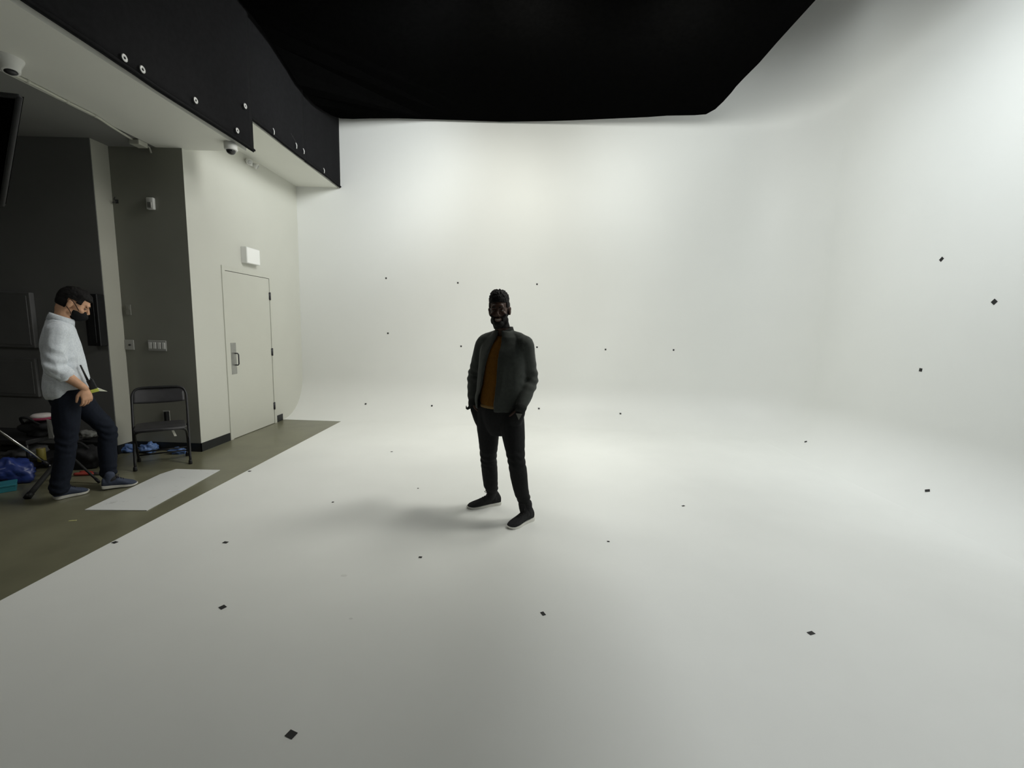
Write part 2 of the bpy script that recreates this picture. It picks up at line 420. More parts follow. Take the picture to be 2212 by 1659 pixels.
b = B(); box(b, (-4.058, 4.765, 2.675), (-3.978, 4.80, 2.80), bev=.01); obj('housing', b, M_WPL, o, True)
b = B(); box(b, (-4.040, 4.757, 2.69), (-3.996, 4.768, 2.75), bev=.004); obj('lens', b, M_STEEL, o, True)
o = wthing('wall_hook', 'small dark bracket high on the grey wall beside the pale return', 'bracket', (-4.40, 4.80, 2.755))
b = B(); box(b, (-4.415, 4.795, 2.735), (-4.385, 4.80, 2.775)); obj('base', b, M_DSTEEL, o)
b = B(); tube(b, [(-4.40, 4.795, 2.76), (-4.395, 4.76, 2.765), (-4.37, 4.745, 2.785)], .005, 8, 3); tube(b, [(-4.40, 4.795, 2.75), (-4.42, 4.765, 2.735)], .005, 8); obj('arm', b, M_DSTEEL, o, True)
o = wthing('thermostat', 'faint grey rectangular plate on the grey wall beside the pale return, head height', 'thermostat', (-4.36, 4.80, 1.60))
b = B(); box(b, (-4.405, 4.79, 1.545), (-4.345, 4.80, 1.66), bev=.003); obj('case', b, mat('grey green plate', (.24, .24, .21), .5), o)
b = B(); box(b, (-4.392, 4.787, 1.60), (-4.358, 4.7905, 1.64), bev=.001); obj('screen', b, M_GREY, o)
# outlet low on the wall, seen through the chair
q = at(362, 898, 1, 4.80)
o = wthing('power_outlet', 'wall outlet with black plug seen through the folding chair frame', 'outlet', tuple(q))
b = B(); box(b, (q.x-.045, 4.792, q.z-.06), (q.x+.03, 4.80, q.z+.06), bev=.003); obj('cover_plate', b, mat('grey outlet plate', (.30, .30, .27), .5), o)
b = B(); box(b, (q.x-.004, 4.75, q.z-.055), (q.x+.03, 4.7925, q.z+.055), bev=.005); obj('plug', b, M_BLKP, o)
# blank white sign box above the door
o = wthing('sign_box', 'blank white box sign mounted on the wall above the door', 'sign', (XW, 5.85, 2.26))
b = B(); box(b, (XW, 5.70, 2.262), (XW+.075, 5.99, 2.468), bev=.004); obj('housing', b, M_WPL, o)
b = B(); box(b, (XW+.0745, 5.708, 2.270), (XW+.079, 5.982, 2.460), bev=.002); obj('face', b, mat('milky white panel', (.93, .93, .90), .35, .01, 4), o)
# dome camera under the low soffit
c = at(498, 309, 2, ZS1)
o = wthing('dome_camera', 'white dome security camera hanging under the soffit beside the black drape', 'camera', tuple(c))
b = B(); lathe(b, c, (0, 0, -1), [(.055, 0), (.060, .004), (.060, .062), (.056, .07), (.044, .072)], 28); obj('housing', b, M_WPL, o, True)
b = B(); lathe(b, c + V((0, 0, -.070)), (0, 0, -1), [(.043, 0), (.042, .012), (.036, .026), (.024, .036), (.010, .041), (.001, .042)], 24); obj('dome', b, M_DGLS, o, True)
# twin-head emergency light on the door wall
q = at(536, 351, 0, XW)
o = wthing('emergency_light', 'small white twin-head emergency light high on the wall above the door', 'light', tuple(q))
b = B(); box(b, (XW, q.y-.05, q.z-.03), (XW+.03, q.y+.06, q.z+.035), bev=.006); obj('base', b, M_WPL, o)
for dy, s in ((-.075, -1), (.08, 1)):
    b = B(); h = V((XW+.05, q.y+dy, q.z-.01)); lathe(b, h, (.75, s*.35, -.5), [(.012, -.035), (.026, -.02), (.036, .01), (.036, .028), (.030, .03)], 18); obj('lamp_head', b, M_WPL, o, True)
    b = B(); lathe(b, h, (.75, s*.35, -.5), [(.030, .0285), (.026, .034), (.001, .037)], 16); obj('lens', b, M_STEEL, o, True)
# white conduit across the annex ceiling, its junction box, and the wedge-shaped speaker at its start
M_CON = mat('cream conduit', (.52, .52, .45), .45, .03, 10)
pts = [at(x, y, 2, ZS1-.014) for x, y in ((-40, 121), (0, 147), (60, 176), (145, 220), (205, 250), (240, 273), (284, 300))]
o = wthing('conduit', 'cream painted conduit running along the annex ceiling to a junction box', 'conduit', tuple(pts[3]))
b = B(); tube(b, [tuple(p) for p in pts], .011, 10, 3)
obj('pipe', b, M_CON, o, True)
for k in (2, 3, 4):
    b = B(); p = pts[k]; d = (pts[k+1]-pts[k-1]).normalized(); disc(b, p-d*.012, d, .0145, .024, 12); obj('coupling', b, M_CON, o, True)
c = at(299, 305, 2, ZS1)
b = B(); box(b, (c.x-.05, c.y-.055, ZS1-.048), (c.x+.05, c.y+.055, ZS1), bev=.004); obj('junction_box', b, M_CON, o)
b = B(); e = at(326, 324, 1, 4.79); tube(b, [c + V((.03, .05, -.02)), V((e.x, 4.77, e.z+.02)), e + V((0, 0, -.03))], .009, 8, 3); obj('whip', b, M_CON, o, True)
c = at(16, 124, 2, ZS1)
o = wthing('ceiling_speaker', 'white flared fixture under the annex ceiling at the left edge, above the conduit', 'fixture', tuple(c))
b = B(); lathe(b, c, (.25, -.1, -1), [(.085, 0), (.083, .015), (.055, .07), (.05, .10), (.038, .103)], 22); obj('shade', b, M_WPL, o, True)
b = B(); lathe(b, c + V((.025, -.01, -.10)), (.25, -.1, -1), [(.036, 0), (.015, .015)], 16); obj('socket', b, M_DSTEEL, o, True)
# black screen and dark cabinet on the dark wall behind the walking man
def wallbox(name, label, cat, x0, y0_, x1, y1_, depth, m_, y=4.60, fm=None):
    a = at(x0, y0_, 1, y-depth); c = at(x1, y1_, 1, y-depth)
    lo = V((min(a.x, c.x), y-depth, min(a.z, c.z))); hi = V((max(a.x, c.x), y, max(a.z, c.z)))
    o = wthing(name, label, cat, ((lo.x+hi.x)/2, y, lo.z)); b = B(); box(b, lo, hi, bev=.008); obj('case', b, m_, o)
    t = .035; b = B(); box(b, (lo.x+t, lo.y-.006, lo.z+t), (hi.x-t, lo.y+.001, hi.z-t), bev=.002); obj('panel', b, fm or m_, o)
    return o
wallbox('wall_monitor', 'black monitor panel on the dark wall in front of the masked man', 'monitor', 178, 634, 218, 748, .09, M_BLKP, fm=M_DGLS)
wallbox('wall_cabinet', 'dark flush cabinet on the charcoal wall at the left edge of the picture', 'cabinet', -60, 628, 76, 752, .05, mat('dark cabinet paint', (.12, .12, .118), .6, .04, 6))
wallbox('floor_duct_cover', 'low dark panel on the charcoal wall beneath the flush cabinet', 'panel', -60, 770, 84, 858, .03, mat('dark panel paint', (.125, .125, .122), .6, .04, 6))
# black flag on a stand at the upper left edge
o = wthing('black_flag', 'black cloth flag panel hanging under the annex ceiling, cut by the left edge', 'flag', tuple(at(-110, 440, 1, 2.1)))
c = [at(42, 209, 1, 2.05), at(4, 442, 1, 2.25), at(-150, 430, 1, 2.25), at(-150, 186, 1, 2.05)]
def quadslab(bm, c, t, nx=1):
    n_ = (c[1]-c[0]).cross(c[3]-c[0]).normalized()*t
    vs = [bm.verts.new(p) for p in c] + [bm.verts.new(p+n_) for p in c]
    bm.faces.new(vs[:4]); bm.faces.new(vs[4:][::-1])
    for i in range(4): j = (i+1) % 4; bm.faces.new((vs[i], vs[j], vs[j+4], vs[i+4]))
b = B(); quadslab(b, c, .02); obj('cloth', b, M_BLK2, o)
b = B(); tube(b, [tuple(p) for p in c + [c[0]]], .011, 8); obj('frame', b, M_TAPE, o, True)
xs = at(-110, 200, 1, 2.06)
b = B(); tube(b, [tuple(xs), (xs.x, 2.06, ZS1+.004)], .012, 10); obj('pole', b, M_DSTEEL, o, True)
# white board lying on the grey floor
F = [at(x, y, 2, .006) for x, y in ((183, 1101), (317, 1102), (475, 1015), (380, 1013), (346, 1024))]
b = B(); vs = [b.verts.new(p) for p in F] + [b.verts.new(p - V((0, 0, .006))) for p in F]
b.faces.new(vs[:5]); b.faces.new(vs[5:][::-1])
for i in range(5): j = (i+1) % 5; b.faces.new((vs[i], vs[j], vs[j+5], vs[i+5]))
def board_mat():
    M = mat('scuffed white board', (.66, .67, .66), .45, .04, 9); nt = M.node_tree; bs = nt.nodes['Principled BSDF']
    tc = nt.nodes['Texture Coordinate'] if 'Texture Coordinate' in nt.nodes else nt.nodes.new('ShaderNodeTexCoord')
    n = nt.nodes.new('ShaderNodeTexNoise'); n.inputs['Scale'].default_value = 7; n.inputs['Detail'].default_value = 8; n.inputs['Roughness'].default_value = .7
    nt.links.new(tc.outputs['Object'], n.inputs['Vector'])
    r = nt.nodes.new('ShaderNodeValToRGB'); r.color_ramp.elements[0].position = .60; r.color_ramp.elements[1].position = .78
    r.color_ramp.elements[0].color = (.68, .69, .68, 1); r.color_ramp.elements[1].color = (.36, .36, .35, 1)
    nt.links.new(n.outputs['Fac'], r.inputs['Fac']); nt.links.new(r.outputs['Color'], bs.inputs['Base Color']); return M
tag(obj('white_board', b, board_mat()), 'scuffed white board lying flat on the grey floor beside the white floor edge', 'board')
b = B(); q = at(157, 1125, 2, 0); box(b, (q.x-.022, q.y-.006, .0), (q.x+.022, q.y+.006, .003), Matrix.Translation(q) @ Matrix.Rotation(.35, 4, 'Z') @ Matrix.Translation(-q))
tag(obj('tape_scrap', b, mat('pale yellow tape', (.50, .48, .22), .6)), 'tiny pale yellow tape scrap on the grey floor in front of the white board', 'tape')
# tracking marks
def mark(px, py, plane, val, label, size=.03, rot=0.0, group=None, asp=1.0):
    p = at(px, py, plane, val)
    n_ = {2: V((0, 0, 1)), 1: V((0, -1, 0)), 0: V((-1, 0, 0))}[plane]
    place_mark(p, n_, label, size, rot, group, asp)
def place_mark(p, n_, label, size, rot, group, asp=1.0):
    u, v = frame_from(n_); c_, s_ = math.cos(rot), math.sin(rot); U = u*c_+v*s_; W_ = v*c_-u*s_
    b = B(); h = size/2
    q = [p - U*h*asp - W_*h, p + U*h*asp - W_*h, p + U*h*asp + W_*h, p - U*h*asp + W_*h]
    lo_ = [b.verts.new(x + n_*.0006) for x in q]; hi_ = [b.verts.new(x + n_*.0024) for x in q]
    b.faces.new(lo_); b.faces.new(hi_)
    for i in range(4): j = (i+1) % 4; b.faces.new((lo_[i], lo_[j], hi_[j], hi_[i]))
    tag(obj('tracking_marker', b, M_TAPE), label, 'tracking marker', group)
GF, GW, GR = 'black tracking marks on the white floor', 'black tracking marks on the back wall', 'black tracking marks on the right wall'
FL = [(629, 1587, 'nearest black square tape mark on the white floor, bottom left of centre', .034, .35, 1.25),
 (1173, 1326, 'small black tape mark on the white floor, directly in front of the standing man', .024, 1.1, 1.5),
 (1752, 1368, 'black tape mark on the white floor at the lower right', .026, -.35, 1.7),
 (481, 1312, 'black slanted tape mark on the left foreground floor', .034, .55, 1.1),
 (487, 1172, 'black tape mark on the left floor, behind the slanted foreground one', .028, .15, 1.4),
 (248, 1172, 'black tape mark straddling the edge of the grey floor, below the white board', .030, .3, 1.3),
 (539, 1018, 'black tape mark on the floor edge to the right of the white board', .028, .0, 1.2),
 (846, 976, 'faint black tape mark far back on the floor, left of the standing man', .024, .0, 1.2),
 (903, 1055, 'tiny dark mark on the floor left of the standing man\'s shins', .017, .0, 1),
 (719, 1085, 'small black mark mid floor, between the standing man and the grey floor', .020, .2, 1),
 (908, 1204, 'black mark on the floor in front of the standing man\'s right shoe', .022, .0, 1.2),
 (1314, 1170, 'small black mark on the floor just right of the standing man\'s shoes', .018, .0, 1.2),
 (1476, 1093, 'short black dash on the floor right of the standing man, level with his shoes', .020, -.5, 1.8)]
for x, y, l, s, r, a_ in FL: mark(x, y, 2, .004, l, s*.82, r, GF, a_)
WL = [(834, 601, 'black mark on the back wall, upper row, nearest the door side'), (989, 611, 'black mark on the back wall, upper row, left of the standing man\'s head'),
 (1160, 614, 'black mark on the back wall, upper row, right of the standing man\'s head'), (838, 720, 'black mark on the back wall, middle row, nearest the door side'),
 (996, 748, 'black mark on the back wall, middle row, left of the standing man\'s shoulder'), (1160, 750, 'black mark on the back wall touching the standing man\'s left sleeve outline'),
 (1308, 755, 'black mark on the back wall, middle row, second from the right'), (1455, 756, 'black mark on the back wall, middle row, rightmost')]
for x, y, l in WL: mark(x, y, 1, YB, l, .026, 0, GW)
def cove_mark(px, py, label, back=True, size=.028, rot=0):
    """a mark on the curved cove: intersect the view ray with the quarter round"""
    o_ = V((0, 0, CAM_H)); d = (at(px, py, 1, 5) - o_).normalized(); t = 2.0
    while t < 12:
        p = o_ + d*t; q = (YB-p.y) if back else (XR-p.x)
        if p.z < RC and q < RC:
            r = math.hypot(RC-q, RC-p.z)
            if r >= RC: break
        elif p.z <= 0 or q <= 0: break
        t += .0015
    q = (YB-p.y) if back else (XR-p.x)
    n_ = (V((0, q-RC, RC-p.z)) if False else (V((0, -(RC-q), RC-p.z)) if back else V((-(RC-q), 0, RC-p.z)))).normalized()
    if q > RC or p.z > RC: n_ = V((0, 0, 1)) if p.z < .1 else (V((0, -1, 0)) if back else V((-1, 0, 0)))
    n_ = n_ if n_.z > -1 else n_
    place_mark(p + n_*.006, -n_ if False else n_, label, size, rot, GW if back else GR)
cove_mark(790, 873, 'black mark on the back cove, lowest row, nearest the grey floor')
cove_mark(933, 877, 'black mark on the back cove, lowest row, left of the standing man\'s hip')
cove_mark(1164, 883, 'black mark on the back cove, lowest row, right of the standing man\'s hip')
cove_mark(1340, 894, 'black mark on the back cove, lowest row, right of the others')
cove_mark(1741, 955, 'black mark on the right wall cove, the farther one', False, .030, .6)
cove_mark(2004, 1061, 'black mark on the right wall cove, the nearer one', False, .036, .75)
mark(2034, 560, 0, XR, 'highest black tape mark on the right wall, tilted', .040, .75, GR, .8)
mark(2148, 652, 0, XR, 'black diamond tape mark on the right wall, nearest the picture edge', .040, .75, GR)
mark(1989, 799, 0, XR, 'black tape mark on the right wall, below the two tilted ones', .034, .1, GR)
for x, y, s, l in ((743, 1243, .020, 'faint grey scuff on the white floor, farther of the two'), (758, 1336, .010, 'faint round grey scuff on the white floor, nearer of the two')):
    p = at(x, y, 2, .0045); b = B(); loft(b, [(p, V((s, 0, 0)), V((0, s*.5, 0))), (p + V((0, 0, .0004)), V((s, 0, 0)), V((0, s*.5, 0)))], 14)
    tag(obj('floor_scuff', b, mat('scuffed paint', (.68, .68, .655), .5)), l, 'scuff', 'scuffs on the white floor')
# ---------------------------------------------------------------- folding chair
def build_chair():
    F = V((.636, -.772, 0)).normalized(); L = V((.79, .615, 0)).normalized(); Z = V((0, 0, 1))
    mid = V((-3.62, 4.22, 0)); W_ = .222
    o = wthing('folding_chair', 'black metal folding chair standing beside the grey column', 'chair', tuple(mid - F*.15))
    Pt = lambda l, f, z: mid + L*l + F*f + Z*z
    r = .0115
    def bk(z): return -.02 - .30*(z/.80)          # the back frame leans away from its front feet
    b = B(); pts = [Pt(-W_, bk(0), .012), Pt(-W_*.99, bk(.3), .3), Pt(-W_*.98, bk(.66), .66), Pt(-W_*.94, bk(.74), .74), Pt(-W_*.80, bk(.785), .785), Pt(-W_*.5, bk(.80), .798), Pt(0, bk(.80), .80)]
    pts = pts + [p + L*(-2*(p-mid).dot(L)) for p in pts[-2::-1]]
    tube(b, [tuple(p) for p in pts], r, 10, 3); obj('back_frame', b, M_CHR, o, True)
    b = B(); rows = []
    for i in range(17):
        l = -W_*.97 + 2*W_*.97*i/16; cv = -.028*(1-(l/W_)**2); row = []
        for z in (.645, .66, .70, .74, .775, .79):
            edge = max(0, abs(l)/W_ - .80)/.2; zz = min(z, .79 - .05*edge**2)
            row.append(Pt(l, bk(zz)+cv, zz - .012*(1-(l/W_)**2)*(1 if z < .66 else 0)))
        rows.append(row)
    fr = [[b.verts.new(p + F*.006) for p in r_] for r_ in rows]; bk_ = [[b.verts.new(p - F*.006) for p in r_] for r_ in rows]
    for i in range(16):
        for j in range(5):
            b.faces.new((fr[i][j], fr[i+1][j], fr[i+1][j+1], fr[i][j+1])); b.faces.new((bk_[i][j], bk_[i][j+1], bk_[i+1][j+1], bk_[i+1][j]))
        for j in (0, 5): b.faces.new((fr[i][j], fr[i+1][j], bk_[i+1][j], bk_[i][j]))
    for i in (0, 16):
        for j in range(5): b.faces.new((fr[i][j], fr[i][j+1], bk_[i][j+1], bk_[i][j]))
    obj('backrest', b, M_CHP, o, True)
    b = B(); secs = []
    for f, w_, z in ((-.26, .185, .425), (-.24, .198, .428), (-.1, .205, .424), (.05, .208, .428), (.12, .205, .436), (.150, .19, .430)):
        secs.append((Pt(0, f, z), L*w_, Z*.013))
    loft(b, secs, 28, sq=6); obj('seat', b, M_CHP, o, True)
    b = B(); pts = [Pt(-W_*.93, -.37, .012), Pt(-W_*.93, -.20, .18), Pt(-W_*.93, -.06, .33), Pt(-W_*.86, .02, .39), Pt(-W_*.6, .05, .408), Pt(0, .055, .41)]
    pts = pts + [p + L*(-2*(p-mid).dot(L)) for p in pts[-2::-1]]
    tube(b, [tuple(p) for p in pts], r*.95, 10, 3); obj('leg_frame', b, M_CHR, o, True)
    for f, z in ((-.30, .085), (-.255, .13)):
        b = B(); tube(b, [Pt(-W_*.93, f, z), Pt(W_*.93, f, z)], .008, 8); obj('crossbar', b, M_CHR, o, True)
    b = B(); tube(b, [Pt(-W_, bk(.12), .12), Pt(W_, bk(.12), .12)], .007, 8) if False else tube(b, [Pt(-W_*.98, bk(.40), .40), Pt(W_*.98, bk(.40), .40)], .008, 8); obj('seat_rail', b, M_CHR, o, True)
    for s in (-1, 1):
        for f in (bk(0), -.37):
            b = B(); lathe(b, Pt(s*W_*(1 if f > -.1 else .93), f, 0), Z, [(.017, 0), (.018, .01), (.015, .04), (.012, .045)], 14); obj('foot_cap', b, M_BLKP, o, True)
    b = B(); q = [Pt(.085, .10, .405), Pt(.105, .10, .405), Pt(.125, .11, .345), Pt(.105, .11, .345)]
    quadslab(b, q, .001); obj('tag', b, mat('white paper tag', (.70, .69, .60), .7), o)
M_CHR = mat('dark chair tube', (.020, .020, .022), .4, .1, 20, metal=.3); M_CHP = mat('dark chair panel', (.030, .029, .032), .45, .1, 20)
build_chair()
# ---------------------------------------------------------------- soft and crumpled things
def crumple(c, r, seed, amp=.30, flat=True, seg=3):
    bm = B(); rr = bmesh.ops.create_icosphere(bm, subdivisions=seg+1, radius=1)
    for v in rr['verts']:
        n_ = v.co.normalized(); k = 1 + amp*noise.noise(n_*1.8 + V((seed*3, seed, 0))) + amp*.8*(abs(noise.noise(n_*3.2 + V((seed, 0, seed*2))))-.25) + amp*.12*noise.noise(n_*9 + V((0, seed, 0)))
        v.co = V((n_.x*r[0]*k, n_.y*r[1]*k, n_.z*r[2]*k))
    zmin = min(v.co.z for v in bm.verts)
    for v in bm.verts:
        if flat and v.co.z < -r[2]*.62: v.co.z = -r[2]*.62
    z0 = min(v.co.z for v in bm.verts)
    for v in bm.verts: v.co = V(c) + v.co - V((0, 0, z0))
    return bm
M_BLUE = mat('blue plastic film', (.07, .14, .36), .3, .15, 12, .15, 60, spec=.6, col2=(.16, .26, .50)); M_BLUED = mat('deep blue bag film', (.03, .055, .24), .35, .2, 10, .15, 60, spec=.6)
M_BAG = mat('black nylon', (.012, .012, .013), .7, .15, 20, .3, 120, spec=.3)
for px, py, r, sd, l in ((276, 976, (.085, .06, .055), 1, 'crumpled blue plastic bag left of the chair, by the pale wall return'), (322, 977, (.085, .065, .07), 2, 'crumpled blue plastic bag on the floor behind the left chair legs'),
                         (385, 980, (.085, .045, .045), 3, 'small crumpled blue plastic bag behind the right chair legs')):
    p = at(px, py, 2, 0); b = crumple((p.x, min(p.y, 4.79-r[1]*1.3), 0), r, sd, .45)
    tag(obj('plastic_bag', b, M_BLUE, None, True), l, 'plastic bag', 'blue plastic bags by the column')
# utility cart with its load, dark at the far left
CY = 4.12
xl = at(-60, 960, 1, CY).x; xr_ = at(112, 960, 1, CY).x
zt = at(50, 952, 1, CY-.22).z; zm = at(50, 1001, 1, CY-.22).z
o = wthing('utility_cart', 'black two-shelf utility cart behind the walking man at the left edge', 'cart', ((xl+xr_)/2, CY, 0))
M_CART = mat('black cart steel', (.010, .010, .011), .5, .1, 10)
for z in (zt, zm):
    b = B(); box(b, (xl, CY-.22, z-.045), (xr_, CY+.22, z), bev=.006); obj('shelf', b, M_CART, o)
for x in (xl+.02, xr_-.02):
    for y in (CY-.2, CY+.2):
        b = B(); tube(b, [(x, y, .09), (x, y, zt)], .012, 8); obj('post', b, M_CART, o, True)
        b = B(); disc(b, (x-.012, y, .045), (1, 0, 0), .045, .024, 18); obj('wheel', b, M_BLKP, o, True)
c = at(84, 948, 1, CY-.05)
b = crumple((c.x, CY, zt), (.16, .13, .12), 7, .3); o = obj('equipment_bag', b, M_BAG, None, True)
tag(o, 'black soft equipment bag on top of the cart, under a cap', 'bag')
b = B(); tube(b, [(c.x-.08, CY-.10, zt+.13), (c.x-.04, CY-.15, zt+.20), (c.x+.04, CY-.15, zt+.20), (c.x+.08, CY-.10, zt+.13)], .012, 8, 3); obj('handle', b, M_BAG, o, True)
q = at(90, 898, 1, CY-.05)
o = wthing('cap', 'dark red cap with a white band lying on the black bag', 'cap', (q.x, q.y, q.z-.03))
b = B(); lathe(b, V((q.x, q.y, q.z-.035)), (0, 0, 1), [(.085, 0), (.088, .015), (.083, .025)], 20); obj('brim', b, mat('dark red cloth', (.22, .025, .06), .8, .1, 30), o, True)
b = B(); lathe(b, V((q.x, q.y, q.z-.012)), (0, 0, 1), [(.080, 0), (.078, .018), (.06, .032), (.001, .036)], 20); obj('crown', b, mat('off white cloth', (.52, .48, .46), .8, .05, 30), o, True)
q = at(108, 925, 1, CY-.17)
b = B(); quadslab(b, [q + V((-.02, 0, -.10)), q + V((.03, 0, -.10)), q + V((.045, 0, .07)), q + V((-.01, -.01, .09))], .003); tag(obj('paper_sheet', b, mat('grey paper', (.32, .32, .30), .8)), 'grey paper sheet leaning on the black bag', 'paper')
q = at(30, 992, 1, CY-.1)
b = crumple((q.x, CY-.03, zm), (.19, .14, .09), 9, .35); tag(obj('grey_cloth', b, mat('grey furniture cloth', (.085, .085, .085), .9, .2, 12), None, True), 'rumpled grey cloth on the lower shelf of the cart', 'cloth')
q = at(91, 996, 1, CY-.14)
o = wthing('tape_roll', 'mustard yellow tape roll standing on the lower cart shelf', 'tape roll', (q.x, CY-.14, zm))
b = B(); lathe(b, V((q.x, CY-.14, zm)), (0, 0, 1), [(.030, 0), (.032, .004), (.032, .125), (.030, .13), (.022, .13), (.022, .0)], 24); obj('roll', b, mat('mustard tape', (.20, .17, .035), .5, .05, 20), o, True)
b = B(); lathe(b, V((q.x, CY-.14, zm+.002)), (0, 0, 1), [(.022, 0), (.022, .132), (.018, .132), (.018, 0)], 20); obj('core', b, mat('brown card core', (.12, .10, .07), .8), o, True)
# blue bag and teal box at the left edge, nearer
q = at(14, 1052, 2, 0); b = crumple((q.x-.10, q.y+.14, 0), (.17, .11, .13), 12, .4)
tag(obj('blue_bag', b, M_BLUED, None, True), 'deep blue crumpled bag on the floor at the left edge, above the teal box', 'bag')
q = at(0, 1066, 2, 0); q2 = at(36, 1060, 2, 0); d = (q2-q).normalized(); n_ = V((-d.y, d.x, 0))
T = Matrix.Translation(V((q2.x, q2.y, 0))) @ Matrix((d, n_, V((0, 0, 1)))).transposed().to_4x4()
o = wthing('storage_box', 'flat teal box on the floor at the left edge', 'box', tuple(q2))
M_TEAL = mat('teal plastic', (.04, .26, .32), .45, .05, 10)
b = B(); box(b, (-.32, .0, 0), (0, .16, .045), T, .004); obj('tray', b, M_TEAL, o)
b = B(); box(b, (-.324, -.004, .046), (.004, .164, .062), T, .004); obj('lid', b, M_TEAL, o)
# light stand with spread legs behind the walking man, and a chrome rod leaning across the cart
hub = at(142, 975, 1, 3.80)
o = wthing('light_stand', 'black light stand with thick spread legs behind the walking man', 'stand', (hub.x, hub.y, 0))
for px, py, r_ in ((58, 1076, .020), (215, 1042, .010), (120, 1003, .014)):
    f = at(px, py, 2, .012); b = B(); tube(b, [tuple(hub), tuple(hub.lerp(f, .5)), tuple(f)], r_, 10); lg = obj('leg', b, M_TAPE, o, True)
    b = B(); d = (f-hub).normalized(); disc(b, f-d*.05, d, r_*1.25, .05, 12); fc = obj('foot_cap', b, M_BLKP, lg, True); fc.matrix_parent_inverse = Matrix()
b = B(); tube(b, [(hub.x, hub.y, .10), (hub.x, hub.y, 1.1)], .014, 10); obj('pole', b, M_DSTEEL, o, True)
b = B(); disc(b, hub - V((0, 0, .03)), (0, 0, 1), .028, .07, 16); obj('collar', b, M_BLKP, o, True)
a = at(-30, 911, 1, 3.62); c = at(128, 1020, 2, .02)
o = wthing('chrome_rod', 'thin silver stand tube slanting down from the left edge across the cart', 'stand', tuple(c))
b = B(); tube(b, [tuple(a), tuple(a.lerp(c, .5)), tuple(a.lerp(c, .80))], [.011, .011, .011], 10); obj('tube', b, mat('chrome', (.62, .62, .60), .2, .03, 10, metal=1), o, True)
b = B(); tube(b, [tuple(a.lerp(c, .78)), tuple(c)], .009, 10); obj('inner_tube', b, M_STEEL, o, True)
b = B(); disc(b, a.lerp(c, .77), c-a, .018, .05, 14); obj('clamp', b, M_BLKP, o, True)
# things glimpsed between the walking man's legs
q = at(196, 1005, 2, 0); b = crumple((q.x, q.y-.06, 0), (.18, .10, .15), 15, .28); o = obj('duffel_bag', b, M_BAG, None, True); tag(o, 'black duffel bag on the floor seen between the walking man\'s legs', 'bag')
b = B(); tube(b, [(q.x-.1, q.y-.08, .18), (q.x-.05, q.y-.12, .27), (q.x+.05, q.y-.12, .27), (q.x+.1, q.y-.08, .18)], .012, 8, 3); obj('handle', b, M_BAG, o, True)
q = at(182, 940, 1, 4.35); b = crumple((q.x, 4.38, q.z-.048), (.085, .05, .045), 17, .4, False); tag(obj('paper_wad', b, mat('dull white paper', (.26, .26, .24), .8, .1, 10), None, True), 'dull white crumpled paper on a black case, seen between the walking man\'s legs', 'paper')
b = B(); box(b, (q.x-.05, 4.30, 0), (q.x+.20, 4.50, q.z-.05), bev=.01); o = obj('equipment_case', b, M_CART); tag(o, 'black upright equipment case against the dark wall behind the walking man', 'case')
b = B(); box(b, (q.x-.05, 4.285, q.z-.16), (q.x+.05, 4.3005, q.z-.13), bev=.004); obj('latch', b, M_STEEL, o)
q = at(192, 1026, 2, 0)
o = wthing('hand_tool', 'red tool lying on the floor between the walking man\'s feet', 'tool', tuple(q))
for s in (-1, 1):
    b = B(); tube(b, [q + V((-.10, -.01+s*.03, .018)), q + V((-.02, s*.022, .018)), q + V((.06, s*.004, .018))], [.014, .016, .009], 10, 3); obj('handle', b, mat('red plastic grip', (.36, .05, .035), .5, .05, 20), o, True)
b = B(); tube(b, [q + V((.05, 0, .018)), q + V((.12, .01, .016)), q + V((.16, .02, .012))], [.014, .012, .005], 10); obj('jaw', b, M_STEEL, o, True)
# ---------------------------------------------------------------- people
def head_part(bm, T):
    """head modelled at the origin: x to the person's left, y forward, z up, origin between the eyes' level"""
    ell(bm, (0, -.012, .032), (.076, .099, .088), T, 28)
    ell(bm, (0, -.035, .0), (.07, .07, .075), T)
    ell(bm, (0, .035, -.012), (.064, .058, .078), T)
    ell(bm, (0, .028, -.062), (.054, .058, .052), T)
    ell(bm, (0, .022, -.058), (.060, .056, .048), T)
    ell(bm, (0, .068, -.098), (.026, .022, .02), T)
    ell(bm, (0, .078, .028), (.05, .018, .022), T)
    for s in (-1, 1):
        ell(bm, (s*.028, .086, .019), (.024, .010, .0075), T)
        ell(bm, (s*.042, .068, -.03), (.022, .02, .02), T)
        ell(bm, (s*.078, -.012, -.012), (.010, .019, .032), T, rot=Matrix.Rotation(s*.25, 3, 'Z'))
        ell(bm, (s*.084, -.016, .006), (.007, .016, .016), T)
        ell(bm, (s*.012, .102, -.040), (.009, .010, .008), T)
        ell(bm, (s*.046, .02, -.075), (.018, .03, .028), T)
    P = [(0, .09, .012), (0, .104, -.012), (0, .112, -.031), (0, .103, -.043)]; R = [.007, .009, .0115, .008]
    loft(bm, [(T @ V(p), T.to_3x3() @ V((r, 0, 0)), T.to_3x3() @ V((0, r, r*.3))) for p, r in zip(P, R)], 12)
    ell(bm, (0, .094, -.062), (.025, .010, .006), T); ell(bm, (0, .092, -.076), (.022, .010, .0065), T)
def socket(T):
    Ti = T.inverted()
    E_ = [(V((s*.031, .092, .0)), .016, .010) for s in (-1, 1)] + [(V((0, .11, -.069)), .006, .004)]
    Y_ = (T.to_3x3() @ V((0, 1, 0))).normalized()
    def f(co, n):
        l = Ti @ co
        if l.length > .2: return co
        for c, s, d in E_:
            q = V((l.x-c.x, (l.y-c.y)*.5, (l.z-c.z)*1.25))
            if c.x == 0: q = V((q.x*.25, q.y, q.z))
            co = co - Y_*d*math.exp(-(q.length/s)**2)
        return co
    return f
